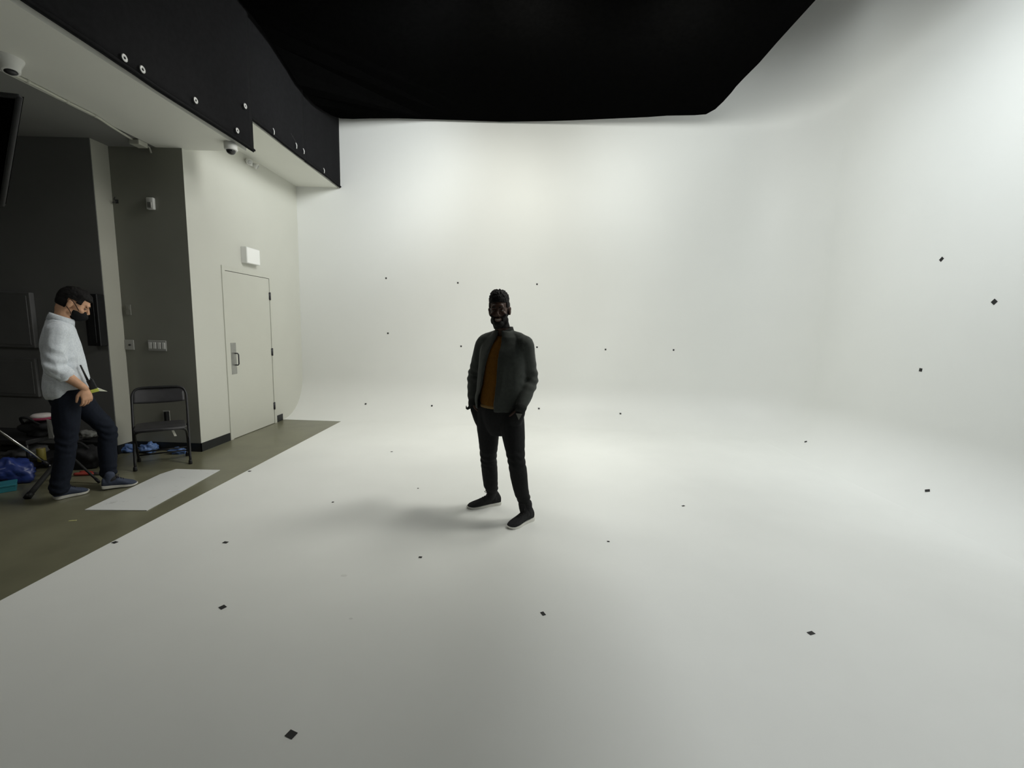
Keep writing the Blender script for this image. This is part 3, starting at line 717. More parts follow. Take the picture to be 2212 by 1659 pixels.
def hand_part(bm, W, d, palm, curl=.5, side=1, size=1.0, thumb=1):
    """W wrist, d forearm direction, palm = direction the palm faces; fingers of unequal length with knuckle bends"""
    d = V(d).normalized(); p = V(palm); p = (p - d*p.dot(d)).normalized(); a = d.cross(p).normalized()*side
    S = size
    loft(bm, [(W - d*.01, a*.026*S, p*.019*S), (W + d*.02*S, a*.031*S, p*.017*S), (W + d*.055*S, a*.041*S, p*.016*S), (W + d*.085*S, a*.041*S, p*.014*S), (W + d*.098*S, a*.036*S, p*.010*S)], 16)
    for k, (off, L, cc) in enumerate(((-.031, .068, .85), (-.0105, .078, 1.0), (.0105, .073, 1.1), (.031, .058, 1.2))):
        q = W + d*(.092 - .006*abs(k-1.3))*S + a*off*S
        pts = [q - d*.02*S]; dirv = (d + a*off*2.2).normalized(); ang = 0
        pts.append(q)
        for j, f in enumerate((.46, .31, .23)):
            ang += curl*cc*(.75, .95, .6)[j]
            dv = (dirv*math.cos(ang) + p*math.sin(ang)).normalized()
            q = q + dv*L*f*S; pts.append(q)
        rr = (.0095, .0098, .0088, .0082, .0068)
        limb(bm, [(*pt, r*S) for pt, r in zip(pts, rr)], 2, 10)
    q = W + d*.025*S - a*.024*S + p*.006
    t1 = (d*.75 - a*.62 + p*.35).normalized(); t2 = (d*.93 - a*.12 + p*.42).normalized()
    limb(bm, [(*q, .014*S), (*(q + t1*.036*S), .012*S), (*(q + t1*.036*S + t2*.032*S), .0105*S), (*(q + t1*.036*S + t2*.056*S), .008*S)], 2, 10)
def ring_at(c, L, Fw, a, b, z=None): return (V(c), L*a, Fw*b)
def shell_from(me_src, T, fn, name, mat_, parent, sub=0, inner=.002):
    """a covering grown from the skin surface: fn(local co) gives its thickness, <=0 outside the covering"""
    bm = bmesh.new(); bm.from_mesh(me_src)
    Ti = T.inverted()
    kill = [v for v in bm.verts if fn(Ti @ v.co) <= 0 or (Ti @ v.co).length > .22]
    bmesh.ops.delete(bm, geom=kill, context='VERTS')
    if sub: bmesh.ops.subdivide_edges(bm, edges=bm.edges, cuts=sub, use_grid_fill=True)
    bm.normal_update()
    src = list(bm.faces); vo = list(bm.verts)
    N_ = {v: v.normal.copy() for v in vo}
    base = {v: v.co.copy() for v in vo}
    bnd = [e for e in bm.edges if e.is_boundary]
    inn = {v: bm.verts.new(base[v] - N_[v]*inner) for v in vo}
    for v in vo: v.co = base[v] + N_[v]*max(.0006, fn(Ti @ base[v], True))
    for f in src: bm.faces.new([inn[v] for v in reversed(f.verts)])
    for e in bnd:
        a, c = e.verts
        try: bm.faces.new((a, c, inn[c], inn[a]))
        except ValueError: pass
    return obj(name, bm, mat_, parent, True)
def shoe(parent, heel, toe, H, M_up, M_sole, M_lace, lift=0, hi=.115, width=.048, name='shoe'):
    """heel and toe: floor points; H height of the ankle opening"""
    heel, toe = V(heel), V(toe); d = (toe-heel); Ln = d.length; d.normalize()
    a = d.cross(V((0, 0, 1))).normalized(); Z = V((0, 0, 1))
    if abs(d.z) > 1e-3: Z = a.cross(d).normalized()
    o = B(); sh = B()
    prof_ = [(0, .55, .0), (.03, .72, 0), (.12, .80, 0), (.3, .74, 0), (.5, .82, 0), (.68, 1.0, 0), (.84, .93, 0), (.94, .66, 0), (1.0, .22, 0)]
    P = catmull([(t, w_) for t, w_, _ in prof_], 3)
    # sole: stacked outline
    sole_t = lambda t: .030 - .012*t + .008*max(0, (t-.85)/.15)
    def rowpts(t, w_, z0, z1, out=1.0):
        c = heel + d*Ln*t
        return [c + a*width*w_*out + Z*z0, c - a*width*w_*out + Z*z0, c - a*width*w_*out*.97 + Z*z1, c + a*width*w_*out*.97 + Z*z1]
    rows = []
    for t, w_ in P: rows.append([o.verts.new(p) for p in rowpts(t, w_, .004 + .012*max(0, (t-.8)/.2)**2 + .006*max(0, 1-t/.06), sole_t(t), 1.04)])
    for r0, r1 in zip(rows, rows[1:]):
        for i in range(4): o.faces.new((r0[i], r0[(i+1) % 4], r1[(i+1) % 4], r1[i]))
    o.faces.new(rows[0][::-1]); o.faces.new(rows[-1])
    # upper: vertical slices from heel to toe
    top = [(0, .075), (.04, .098), (.1, hi), (.2, hi+.008), (.34, hi), (.42, .096), (.52, .082), (.66, .064), (.8, .052), (.92, .040), (1.0, .022)]
    TP = catmull(top, 3)
    def topz(t):
        for (t0, z0), (t1, z1) in zip(TP, TP[1:]):
            if t0 <= t <= t1 + 1e-6: return z0 + (z1-z0)*(t-t0)/max(1e-6, t1-t0)
        return TP[-1][1]
    secs = []
    for t, w_ in P:
        zt = topz(t); zb = sole_t(t) - .012; ww = width*w_*.97
        if t < .4: ww *= 1 - .12*(1-t/.4)
        secs.append((heel + d*Ln*(.005+t*.985) + Z*(zb+zt)/2, a*ww, Z*(zt-zb)/2))
    loft(sh, secs, 20, sq=2.5)
    limb(sh, [(*(heel + d*Ln*.21 + Z*.06), .040), (*(heel + d*Ln*.22 + Z*.10), .038), (*(heel + d*Ln*.23 + Z*(hi+.03)), .036)], 2, 14)
    me = fuse(sh, .005, 3)
    up = link_mesh(name, me, M_up, parent)
    so = obj('sole', o, M_sole, up, False); so.matrix_parent_inverse = Matrix()
    b_ = so.modifiers.new('bevel', 'BEVEL'); b_.width = .004; b_.segments = 2
    l = B()
    for k in range(4):
        t = .40 + .065*k; zt = topz(t)+.0005; c = heel + d*Ln*t + Z*zt
        tube(l, [c + a*.022 - Z*.008, c + a*.012 + Z*.001 + d*.004, c + Z*.003, c - a*.012 + Z*.001 - d*.004, c - a*.022 - Z*.008], .0025, 6)
    c = heel + d*Ln*.38 + Z*(topz(.38)+.004)
    for s in (-1, 1): tube(l, [c, c + a*s*.018 + Z*.012 + d*.01, c + a*s*.03 + Z*.006 + d*.022, c + a*s*.016 + Z*.0 + d*.014, c], .0025, 6, 4)
    la = obj('laces', l, M_lace, up, True); la.matrix_parent_inverse = Matrix()
    return up
SKIN1 = mat('deep brown skin', (.055, .026, .016), .5, .08, 30, .05, 200, spec=.35)
SKIN2 = mat('tan skin', (.60, .34, .21), .5, .08, 30, .05, 200, spec=.35)
HAIR = mat('black hair', (.006, .005, .005), .7, .3, 120, .6, 300, spec=.2)
EYE = mat('eye white', (.22, .20, .185), .25, .02); IRIS = mat('dark iris', (.01, .007, .005), .2); TEETH = mat('teeth', (.36, .32, .28), .3)
LIP = mat('lips', (.10, .045, .036), .45)
M_SOCK = mat('black sock', (.012, .012, .013), .9)
def face_bits(T, parent, teeth=False, skin=None):
    R3 = T.to_3x3()
    for s in (-1, 1):
        b = B(); ell(b, (s*.031, .0775, -.001), (.0125, .0115, .0105), T, 16); e = obj('eye', b, EYE, parent, True)
        b = B(); ell(b, (s*.031, .0865, -.001), (.0055, .0035, .0055), T, 12); i_ = obj('iris', b, IRIS, e, True); i_.matrix_parent_inverse = Matrix()
        for lo_, hi_ in ((.0012, 9), (-9, -.0048)):
            b = B(); vs = ell(b, (0, 0, 0), (.0146, .0138, .0126), None, 20)
            bmesh.ops.delete(b, geom=[v for v in b.verts if not lo_ <= v.co.z <= hi_], context='VERTS')
            for v in b.verts: v.co = T @ (v.co + V((s*.031, .0775, -.001)))
            lid = obj('eyelid', b, skin, e, True); lid.matrix_parent_inverse = Matrix()
            sm = lid.modifiers.new('s', 'SOLIDIFY'); sm.thickness = .0012
        b = B(); P = [T @ V((s*x, y, z)) for x, y, z in ((.012, .098, .018), (.026, .096, .024), (.040, .088, .0225), (.050, .078, .016))]
        tube(b, P, [.003, .0042, .0036, .002], 8, 1); obj('eyebrow', b, HAIR, parent, True)
    if teeth:
        b = B(); P = [T @ V((x, y, z)) for x, y, z in ((-.021, .0945, -.0655), (-.011, .1015, -.0695), (0, .1045, -.071), (.011, .1015, -.0695), (.021, .0945, -.0655))]
        secs = []
        for i, p in enumerate(P):
            hgt = (.0016, .0046, .0052, .0046, .0016)[i]
            dv = (P[min(i+1, 4)]-P[max(i-1, 0)]).normalized(); u = R3 @ V((0, 0, 1))
            secs.append((p, u*hgt, dv.cross(u).normalized()*.002))
        loft(b, secs, 10); obj('teeth', b, TEETH, parent, True)
        b = B(); tube(b, [T @ V(p) for p in ((-.026, .090, -.068), (-.013, .1, -.078), (0, .1035, -.0805), (.013, .1, -.078), (.026, .090, -.068))], [.003, .0048, .0055, .0048, .003], 8, 1)
        obj('lower_lip', b, LIP, parent, True)
def headT(pos, Fd, up):
    Fd = V(Fd).normalized(); u = V(up); u = (u - Fd*u.dot(Fd)).normalized(); x = Fd.cross(u)
    return Matrix.Translation(V(pos)) @ Matrix((x*-1, Fd, u)).transposed().to_4x4() if False else Matrix.Translation(V(pos)) @ Matrix((x, Fd, u)).transposed().to_4x4()
def foldy(amp, sc, seed, st=(1, 1, .5)): return lambda co, n: co + n*folds(co, sc, amp, seed, st)
def torso_rings(spec, cz, L, Fw):
    """spec: (z, half width, half depth, lateral shift, forward shift)"""
    return [(V((*cz(z), z)) + L*dx + Fw*dy, L*a, Fw*b) for z, a, b, dx, dy in catmull(spec, 3)]

# ---- the man standing on the cyclorama
def build_standing_man():
    L = V((.886, -.464, 0)).normalized(); Fw = V((-.464, -.886, 0)).normalized(); Z = V((0, 0, 1))
    hip = V((-.150, 3.43)); chest = V((-.128, 3.445))
    def cz(z):
        t = min(1, max(0, (z-.9)/.5)); q = hip.lerp(chest, t); return (q.x, q.y)
    root = wthing('person', 'backlit bearded man standing, hands in pockets, dark bomber jacket over mustard shirt, black trousers', 'person', (-.15, 3.42, 0))
    # joints
    shR = V((*cz(1.42), 1.415)) - L*.185; shL = V((*cz(1.42), 1.415)) + L*.185
    elR = at(1026, 812, 1, 3.66); elL = at(1146, 820, 1, 3.43)
    wrR = at(1023, 868, 1, 3.52); wrL = at(1126, 879, 1, 3.26)
    haR = at(1042, 915, 1, 3.47); haL = at(1110, 915, 1, 3.30)
    hpR = V((-.245, 3.475, .90)); hpL = V((-.062, 3.385, .90))
    knR = at(1055, 985, 1, 3.50); knL = at(1115, 993, 1, 3.27)
    anR = at(1062, 1066, 1, 3.585); anL = at(1131, 1088, 1, 3.31)
    heelR = at(1081, 1089, 2, 0); toeR = at(1008, 1099, 2, 0); heelL = at(1150, 1122, 2, 0); toeL = at(1097, 1144, 2, 0)
    hc = V((-.172, 3.405, 1.672))
    T = headT(hc, (-.10, -.99, -.06), V((-.07, 0, 1)))
    # body
    bm = B()
    head_part(bm, T)
    nb = V((*cz(1.45), 1.47))
    limb(bm, [(*(nb - Fw*.01), .066), (*(nb + V((-.015, -.0, .06))), .058), (*(hc + V((0, .02, -.07))), .056)], 3, 18)
    loft(bm, torso_rings([(.84, .155, .105, 0, 0), (.95, .16, .105, 0, 0), (1.05, .145, .10, 0, 0), (1.2, .155, .105, 0, 0), (1.34, .175, .11, 0, 0), (1.42, .16, .085, 0, 0), (1.47, .09, .06, 0, 0)], cz, L, Fw), 24)
    for s, e, w_, h in ((shR, elR, wrR, haR), (shL, elL, wrL, haL)):
        limb(bm, [(*s, .052), (*(s.lerp(e, .4)), .046), (*e, .038), (*(e.lerp(w_, .35)), .037), (*w_, .026)], 3, 14)
        d = (h-w_).normalized(); side = 1 if s is shL else -1
        hand_part(bm, w_, d, -L*side, .25, side, .92)
    for h, k, a_, hl, to in ((hpR, knR, anR, heelR, toeR), (hpL, knL, anL, heelL, toeL)):
        limb(bm, [(*h, .082), (*(h.lerp(k, .45)), .072), (*k, .052), (*(k.lerp(a_, .3)), .053), (*(k.lerp(a_, .8)), .036), (*a_, .034)], 3, 16)
        dd_ = (to-hl).normalized()
        limb(bm, [(*(hl + dd_*.05 + Z*.055), .026), (*(hl + dd_*.13 + Z*.045), .022), (*(hl + dd_*.21 + Z*.035), .014)], 3, 14)
    me = fuse(bm, .0042, 2); displace(me, socket(T))
    body = link_mesh('body', me, SKIN1, root)
    face_bits(T, root, True, SKIN1)
    # hair and beard
    def hair(l, thick=False):
        line = .052 - .5*max(0, -l.y-.0) if l.y < 0 else .052 + .10*max(0, l.y-.03)
        if l.y > .03: line = .058 + .15*(.085-l.y)*(-1)
        if abs(l.x) > .062 and l.y < .045: line = min(line, .015)
        if l.y < -.03: line = -.06
        m_ = l.z - line
        if abs(l.x) > .0735 and l.z < .026 and -.042 < l.y < .018: return 0
        if m_ <= 0: return 0
        if not thick: return 1
        top = min(1, max(0, (l.z-.062)/.050))
        t = .006 + .033*top
        t *= .78 + .42*abs(noise.noise(l*80)) + .35*max(0, noise.noise(l*42))
        return min(1, m_/.008)*t + .001
    shell_from(me, T, hair, 'hair', HAIR, root, 1)
    def beard(l, thick=False):
        ax = abs(l.x)
        if l.y < -.020 or l.z < -.140: return 0
        line = -.046 + .9*max(0, ax-.030)                    # moustache line rising along the cheek
        if ax > .052: line = -.026 + 1.6*max(0, .030-l.y)
        if ax > .058 and l.y < .018: line = .018
        if ax > .0735 and l.y < .022: return 0
        if l.y < -.012 and l.z > -.03: return 0
        if ax < .027 and -.084 < l.z < -.057 and l.y > .075: return 0
        if ax < .011 and l.z > -.053 and l.y > .06: return 0
        m_ = line - l.z
        if m_ <= 0: return 0
        if not thick: return 1
        low = min(1, max(0, (-l.z-.045)/.05))
        return min(1, m_/.010)*(.0035 + .011*low*(1 - .7*min(1, max(0, (ax-.025)/.03))))*(.85 + .35*abs(noise.noise(l*110))) + .0008
    shell_from(me, T, beard, 'beard', HAIR, root, 0)
    # shirt
    M_MUST = mat('mustard knit', (.15, .066, .010), .9, .08, 60, .3, 300, spec=.1)
    bm = B()
    loft(bm, torso_rings([(.915, .172, .125, 0, 0), (.93, .178, .13, 0, 0), (.97, .172, .128, 0, .002), (1.1, .168, .124, 0, .004), (1.22, .172, .126, 0, .006), (1.34, .18, .122, 0, .002), (1.41, .155, .095, 0, 0), (1.455, .085, .072, 0, 0), (1.475, .070, .066, 0, .0)], cz, L, Fw), 28)
    ms = fuse(bm, .007, 4); displace(ms, foldy(.004, 10, 3))
    shirt = link_mesh('shirt', ms, M_MUST, root)
    bm = B(); zz = .917; c = V((*cz(zz), zz))
    loft(bm, [(c + Z*k, L*(.176+j), Fw*(.130+j)) for k, j in ((-.012, -.004), (-.010, .001), (.006, .003), (.012, .0))], 28)
    obj('shirt_hem', bm, mat('pale mustard hem', (.19, .12, .045), .9, .05, 60, spec=.1), root, True)
    # jacket: an open thick shell plus sleeves, melted together
    M_JKT = mat('dark olive grey jacket cloth', (.041, .046, .041), .8, .08, 40, .3, 300, spec=.2, sheen=.1)
    M_RIB = mat('black ribbed knit', (.028, .03, .028), .9, .1, 90, .3, 400, spec=.1)
    J = catmull([(.885, .186, .142, 0, .0), (.915, .190, .146, 0, 0), (.96, .202, .152, 0, 0), (1.08, .205, .152, 0, 0), (1.22, .207, .150, 0, 0), (1.33, .208, .142, 0, 0), (1.40, .200, .120, 0, -.004), (1.45, .172, .098, 0, -.008), (1.485, .122, .086, 0, -.008), (1.515, .084, .080, -.004, -.006)], 3)
    def opening(z):
        # opening edges as angles from straight ahead (positive to his left)
        t = min(1, max(0, (z-.9)/.56))
        return (-.10 - .62*(1-t)**1.0 - .12*t, .16*(1-t) + .16*t)   # right edge, left edge
    bm = B(); n = 56; outer, inner_ = [], []
    for z, a, b_, dx, dy in J:
        c = V((*cz(z), z)) + L*dx + Fw*dy; e0, e1 = opening(z); ro, ri = [], []
        for i in range(n+1):
            ang = e1 + (2*PI - (e1-e0))*i/n      # goes from his left edge round the back to the right edge
            dv = L*math.sin(ang)*a + Fw*math.cos(ang)*b_
            bulge = 1.0 + .03*math.exp(-((i/n)/.06)**2) + .07*math.exp(-((1-i/n)/.09)**2)*(1-min(1, max(0, (z-.9)/.5)))
            p = c + dv*bulge
            if z < 1.0 and i > n*.80: p = p - L*.012*(i/n-.8)/.2 
            ro.append(bm.verts.new(p)); ri.append(bm.verts.new(p - dv.normalized()*.014))
        outer.append(ro); inner_.append(ri)
    for k in range(len(J)-1):
        for i in range(n):
            bm.faces.new((outer[k][i], outer[k][i+1], outer[k+1][i+1], outer[k+1][i]))
            bm.faces.new((inner_[k][i], inner_[k+1][i], inner_[k+1][i+1], inner_[k][i+1]))
        for i in (0, n): bm.faces.new((outer[k][i], inner_[k][i], inner_[k+1][i], outer[k+1][i]))
    for k in (0, -1):
        for i in range(n): bm.faces.new((outer[k][i], outer[k][i+1], inner_[k][i+1], inner_[k][i]))
    def sleeve(s, e, w_):
        limb(bm, [(*(s + (s-V((*cz(1.4), 1.42)))*-.35 + Z*.0), .060), (*s, .064), (*(s.lerp(e, .35)), .066), (*(s.lerp(e, .75)), .062), (*e, .060), (*(e.lerp(w_, .45)), .058), (*(e.lerp(w_, .85)), .048), (*w_, .041)], 4, 18)
    sleeve(shR, elR, wrR); sleeve(shL, elL, wrL)
    for s_ in (shR, shL):
        limb(bm, [(*(V((*cz(1.48), 1.490)) - Fw*.012 + (s_-V((*cz(1.42), 1.415)))*.12), .045), (*(V((*cz(1.48), 1.462)) - Fw*.01 + (s_-V((*cz(1.42), 1.415)))*.55), .050), (*(s_ + V((0, 0, .006))), .060)], 3, 16)
    mj = fuse(bm, .0065, 4)
    def jf(co, n_):
        co = co + n_*folds(co, 8, .006, 11, (1, 1, .35))
        for e, dirv in ((elR, wrR-elR), (elL, wrL-elL)):
            q = co - e; r = math.exp(-(q.length/.11)**2)
            co = co + n_*r*.006*math.sin(q.z*95 + q.x*40)
        return co
    displace(mj, jf)
    jk = link_mesh('jacket', mj, M_JKT, root)
    # ribbed collar, hem band and cuffs, zip edges, pocket tip
    bm = B(); ro = []
    for z, r in ((1.500, .084), (1.525, .078), (1.548, .074)):
        row = []
        c = V((*cz(1.5), z)) - Fw*.012 - L*.006 + V((-.008, 0, 0))*((z-1.5)/.05)
        for i in range(33):
            ang = .34 + (2*PI-.68)*i/32; row.append((c + (L*math.sin(ang)*.95 + Fw*math.cos(ang)*1.0)*r + Z*(-.035*max(0, math.cos(ang))), ang))
        ro.append(row)
    grid = [[bm.verts.new(p) for p, _ in r] for r in ro]; gin = [[bm.verts.new(p - (L*math.sin(a_)+Fw*math.cos(a_))*.008) for p, a_ in r] for r in ro]
    for k in range(2):
        for i in range(32):
            bm.faces.new((grid[k][i], grid[k][i+1], grid[k+1][i+1], grid[k+1][i])); bm.faces.new((gin[k][i], gin[k+1][i], gin[k+1][i+1], gin[k][i+1]))
        for i in (0, 32): bm.faces.new((grid[k][i], gin[k][i], gin[k+1][i], grid[k+1][i]))
    for k in (0, 2):
        for i in range(32): bm.faces.new((grid[k][i], gin[k][i], gin[k][i+1], grid[k][i+1]))
    obj('jacket_collar', bm, M_RIB, root, True)
    for e, w_ in ((elR, wrR), (elL, wrL)):
        d = (w_-e).normalized(); u, v = frame_from(d); bm = B()
        loft(bm, [(w_ - d*.01, u*.043, v*.043), (w_ + d*.008, u*.044, v*.044), (w_ + d*.045, u*.039, v*.039), (w_ + d*.05, u*.030, v*.030)], 20); obj('cuff', bm, M_RIB, root, True)
    bm = B(); c0 = wrR + V((-.012, -.03, -.002))
    tube(bm, [c0 + V((.05, 0, .035)), c0 + V((.01, 0, -.012)), c0 + V((-.035, 0, -.052)), at(1007, 877, 1, 3.45)], [.016, .017, .010, .003], 10, 3); obj('cuff_flap', bm, M_RIB, root, True)
    # trousers
    M_TRS = mat('black trousers cloth', (.014, .0145, .015), .8, .1, 60, .25, 400, spec=.15)
    bm = B()
    loft(bm, torso_rings([(.680, .085, .070, 0, 0), (.72, .125, .095, 0, 0), (.78, .160, .112, 0, 0), (.86, .175, .125, 0, 0), (.93, .172, .122, 0, 0), (.985, .160, .115, 0, 0), (1.0, .158, .112, 0, 0)], cz, L, Fw), 26)
    for h, k, a_, r2 in ((hpR, knR, anR, .054), (hpL, knL, anL, .056)):
        limb(bm, [(*(h + Z*.0), .094), (*(h.lerp(k, .3)), .098), (*(h.lerp(k, .65)), .084), (*k, .069), (*(k.lerp(a_, .3)), .068), (*(k.lerp(a_, .7)), .062), (*(a_ + Z*.045), r2)], 4, 20)
    for w_, h_ in ((wrR, haR), (wrL, haL)):
        limb(bm, [(*w_.lerp(h_, .30), .050), (*w_.lerp(h_, .75), .055), (*(w_.lerp(h_, 1.15)), .046)], 3, 16)
    mt = fuse(bm, .0065, 4)
    def tf(co, n_):
        co = co + n_*folds(co, 7, .004, 23, (1, 1, .5))
        for k in (knR, knL, anR, anL):
            q = co-k; r = math.exp(-(q.length/.09)**2); co = co + n_*r*.005*math.sin(q.z*110 + q.x*30 - q.y*30 + 3*noise.noise(co*9))
        return co
    displace(mt, tf); link_mesh('trousers', mt, M_TRS, root)
    bm = B(); q = at(1121, 899, 1, 3.19)
    pts = [q + V((-.022, 0, .018)), q + V((.024, 0, .016)), q + V((.0, -.004, -.03))]
    vs = [bm.verts.new(p) for p in pts] + [bm.verts.new(p + V((0, .008, 0))) for p in pts]
    bm.faces.new(vs[:3]); bm.faces.new(vs[3:][::-1])
    for i in range(3): j = (i+1) % 3; bm.faces.new((vs[i], vs[j], vs[j+3], vs[i+3]))
    obj('pocket_lining', bm, mat('grey pocket lining', (.16, .16, .14), .9), root)
    MU = mat('charcoal wool shoe', (.030, .030, .031), .95, .15, 90, .4, 400, spec=.1); MS = mat('off-white rubber sole', (.74, .73, .68), .5, .03, 20); ML = mat('black laces', (.012, .012, .012), .8)
    for hl, to, an in ((heelR, toeR, anR), (heelL, toeL, anL)):
        bm = B(); d_ = (to-hl).normalized()
        limb(bm, [(*(an + Z*.10), .040), (*an, .042), (*(hl.lerp(to, .30) + Z*.075), .040)], 3, 16); obj('sock', bm, M_SOCK, root, True)
    for hl, to in ((heelR, toeR), (heelL, toeL)): shoe(root, hl, to, .1, MU, MS, ML, hi=.125)
    return root
build_standing_man()

# ---- the masked man walking at the left
def build_walking_man():
    O = V((-3.66, 3.58, 0)); D = V((.70, .714, 0)).normalized(); N = V((.714, -.70, 0)).normalized(); Z = V((0, 0, 1))
    P = lambda s, off, z: O + D*s + N*off + Z*z          # along the walk, toward his right, up
    root = wthing('person', 'man in black face mask walking with head bowed, pale blue shirt, navy trousers', 'person', tuple(P(-.1, 0, 0)))
    hc = P(-.045, 0, 1.625)
    T = headT(hc, D*.82 - Z*.50 + N*.05, Z)
    nb = P(-.135, 0, 1.455)
    shR, elR, wrR = P(-.15, .165, 1.40), P(-.185, .215, 1.12), P(-.030, .215, .945)
    shL, elL, wrL = P(-.13, -.165, 1.40), P(-.17, -.215, 1.12), P(-.13, -.22, .90)
    hpR, knR, anR = P(-.14, .085, .88), P(-.165, .10, .50), P(-.235, .10, .115)
    hpL, knL, anL = P(-.11, -.085, .88), P(.085, -.09, .52), P(.065, -.10, .125)
    heelR, toeR, heelL, toeL = at(116, 1080, 2, 0), at(193, 1062, 2, 0), at(219, 1056, 2, .012), at(298, 1046, 2, 0)
    for q in (heelR, toeR): q += N*.0
    bm = B(); head_part(bm, T)
    limb(bm, [(*nb, .064), (*(nb.lerp(hc, .45) - D*.012), .058), (*(hc - T.to_3x3() @ V((0, .03, .06))), .056)], 3, 18)
    TR = lambda spec: [(P(s, 0, z), N*a, D*b_) for z, a, b_, s in catmull(spec, 3)]
    loft(bm, TR([(.82, .15, .10, -.12), (.95, .155, .10, -.125), (1.1, .14, .085, -.132), (1.25, .155, .082, -.145), (1.36, .160, .078, -.150), (1.43, .13, .062, -.147), (1.465, .08, .05, -.140)]), 24)
    for s, e, w_, sd in ((shR, elR, wrR, 1), (shL, elL, wrL, -1)):
        limb(bm, [(*s, .050), (*s.lerp(e, .4), .044), (*e, .038), (*e.lerp(w_, .35), .040), (*e.lerp(w_, .7), .033), (*w_, .027)], 3, 14)
        hand_part(bm, w_, (D*.12 - Z*1 + N*.03*sd), (-N*sd*.8 - D*.5), .55, sd, 1.0)
    for h, k, a_, hl, to in ((hpR, knR, anR, heelR, toeR), (hpL, knL, anL, heelL, toeL)):
        limb(bm, [(*h, .08), (*h.lerp(k, .45), .07), (*k, .052), (*k.lerp(a_, .3), .052), (*k.lerp(a_, .8), .036), (*a_, .034)], 3, 16)
        dd_ = (to-hl).normalized(); limb(bm, [(*(hl + dd_*.05 + Z*.05), .024), (*(hl + dd_*.12 + Z*.040), .019), (*(hl + dd_*.19 + Z*.032), .013)], 3, 14)
    me = fuse(bm, .0042, 2); displace(me, socket(T))
    link_mesh('body', me, SKIN2, root)
    face_bits(T, root, False, SKIN2)
    def hair(l, thick=False):
        line = .058
        if l.y < .045 and abs(l.x) > .055: line = .012
        if l.y < -.025: line = -.055
        if abs(l.x) > .07 and l.z < .026 and -.038 < l.y < .012: return 0
        m_ = l.z-line
        if m_ <= 0: return 0
        if not thick: return 1
        return min(1, m_/.01)*(.009 + .012*min(1, max(0, (l.z-.04)/.05)))*(.8+.35*noise.noise(l*30)+.2*noise.noise(l*90)) + .001
    shell_from(me, T, hair, 'hair', HAIR, root, 0)
    M_MSK = mat('black mask cloth', (.010, .010, .011), .85, .1, 60, .2, 300, spec=.15)
    bm = B(); vs = ell(bm, (0, 0, 0), (.064, .080, .060), None, 32)
    bmesh.ops.delete(bm, geom=[v for v in bm.verts if v.co.y < -.022], context='VERTS')
    for v in bm.verts:
        x, y, z = v.co; y += .010*math.exp(-(x/.018)**2)*(1 - min(1, abs(z)/.06)) + .002*noise.noise(v.co*40)
        v.co = T @ V((x, y+.040, z-.066))
    mk = obj('face_mask', bm, M_MSK, root, True); sm = mk.modifiers.new('s', 'SOLIDIFY'); sm.thickness = .003
    for s in (-1, 1):
        for q3 in (((s*.058, .055, -.032), (s*.072, .030, -.010), (s*.0835, .002, .012), (s*.090, -.018, .022)), ((s*.056, .045, -.095), (s*.070, .016, -.065), (s*.082, -.018, -.040))):
            bm = B(); tube(bm, [T @ V(q) for q in q3], .0025, 6, 3); st = obj('strap', bm, M_MSK, mk, True); st.matrix_parent_inverse = Matrix()
    # shirt, untucked, sleeves rolled below the elbow
    M_SH = mat('pale blue speckled shirt cloth', (.62, .66, .71), .85, .05, 90, .35, 260, spec=.15, col2=(.74, .78, .82))
    bm = B()
    def hemz(s): return .985 if s > 0 else .87
    loft(bm, TR([(.935, .183, .142, -.132), (.99, .180, .140, -.130), (1.1, .172, .130, -.132), (1.22, .172, .120, -.138), (1.33, .178, .114, -.146), (1.40, .165, .098, -.144), (1.45, .11, .082, -.140), (1.49, .075, .068, -.138)]), 26)
    # long shirt tail behind
    loft(bm, [(P(-.185, 0, .85), N*.14, D*.078), (P(-.18, 0, .88), N*.165, D*.092), (P(-.165, 0, .93), N*.178, D*.108), (P(-.15, 0, 1.0), N*.176, D*.12)], 24)
    cuR = elR.lerp(wrR, .28); cuL = elL.lerp(wrL, .28)
    for s, e, c in ((shR, elR, cuR), (shL, elL, cuL)):
        limb(bm, [(*(s*.75 + P(-.137, 0, 1.40)*.25), .066), (*s, .068), (*s.lerp(e, .4), .066), (*s.lerp(e, .8), .066), (*e, .066), (*c, .060)], 4, 18)
    ms = fuse(bm, .0065, 3)
    def sf(co, n_):
        co = co + n_*folds(co, 9, .009, 31, (1, 1, .55))
        q = co-elR; r = math.exp(-(q.length/.14)**2); co = co + n_*r*.006*math.sin(q.z*80 + q.x*50)
        return co
    displace(ms, sf); link_mesh('shirt', ms, M_SH, root)
    for e, c, w_ in ((elR, cuR, wrR), (elL, cuL, wrL)):
        d = (w_-e).normalized(); u, v = frame_from(d); bm = B()
        loft(bm, [(c - d*.01, u*.052, v*.052), (c + d*.0, u*.061, v*.061), (c + d*.036, u*.060, v*.060), (c + d*.04, u*.050, v*.050)], 20); obj('sleeve_cuff', bm, M_SH, root, True)
    bm = B()   # stand collar with a turned-down leaf
    R_ = []
    for k, (dz, r) in enumerate(((-.008, .078), (.022, .074), (.042, .069), (.046, .073), (.020, .077), (-.010, .083))):
        row = []
        for i in range(33):
            a_ = .30 + (2*PI-.6)*i/32; c = P(-.128 + .25*(dz), 0, 1.475) ; row.append(bm.verts.new(c + (N*math.sin(a_)*r*.95 + D*math.cos(a_)*r) + Z*(dz - .03*math.cos(a_))))
        R_.append(row)
    for r0, r1 in zip(R_, R_[1:]):
        for i in range(32): bm.faces.new((r0[i], r0[i+1], r1[i+1], r1[i]))
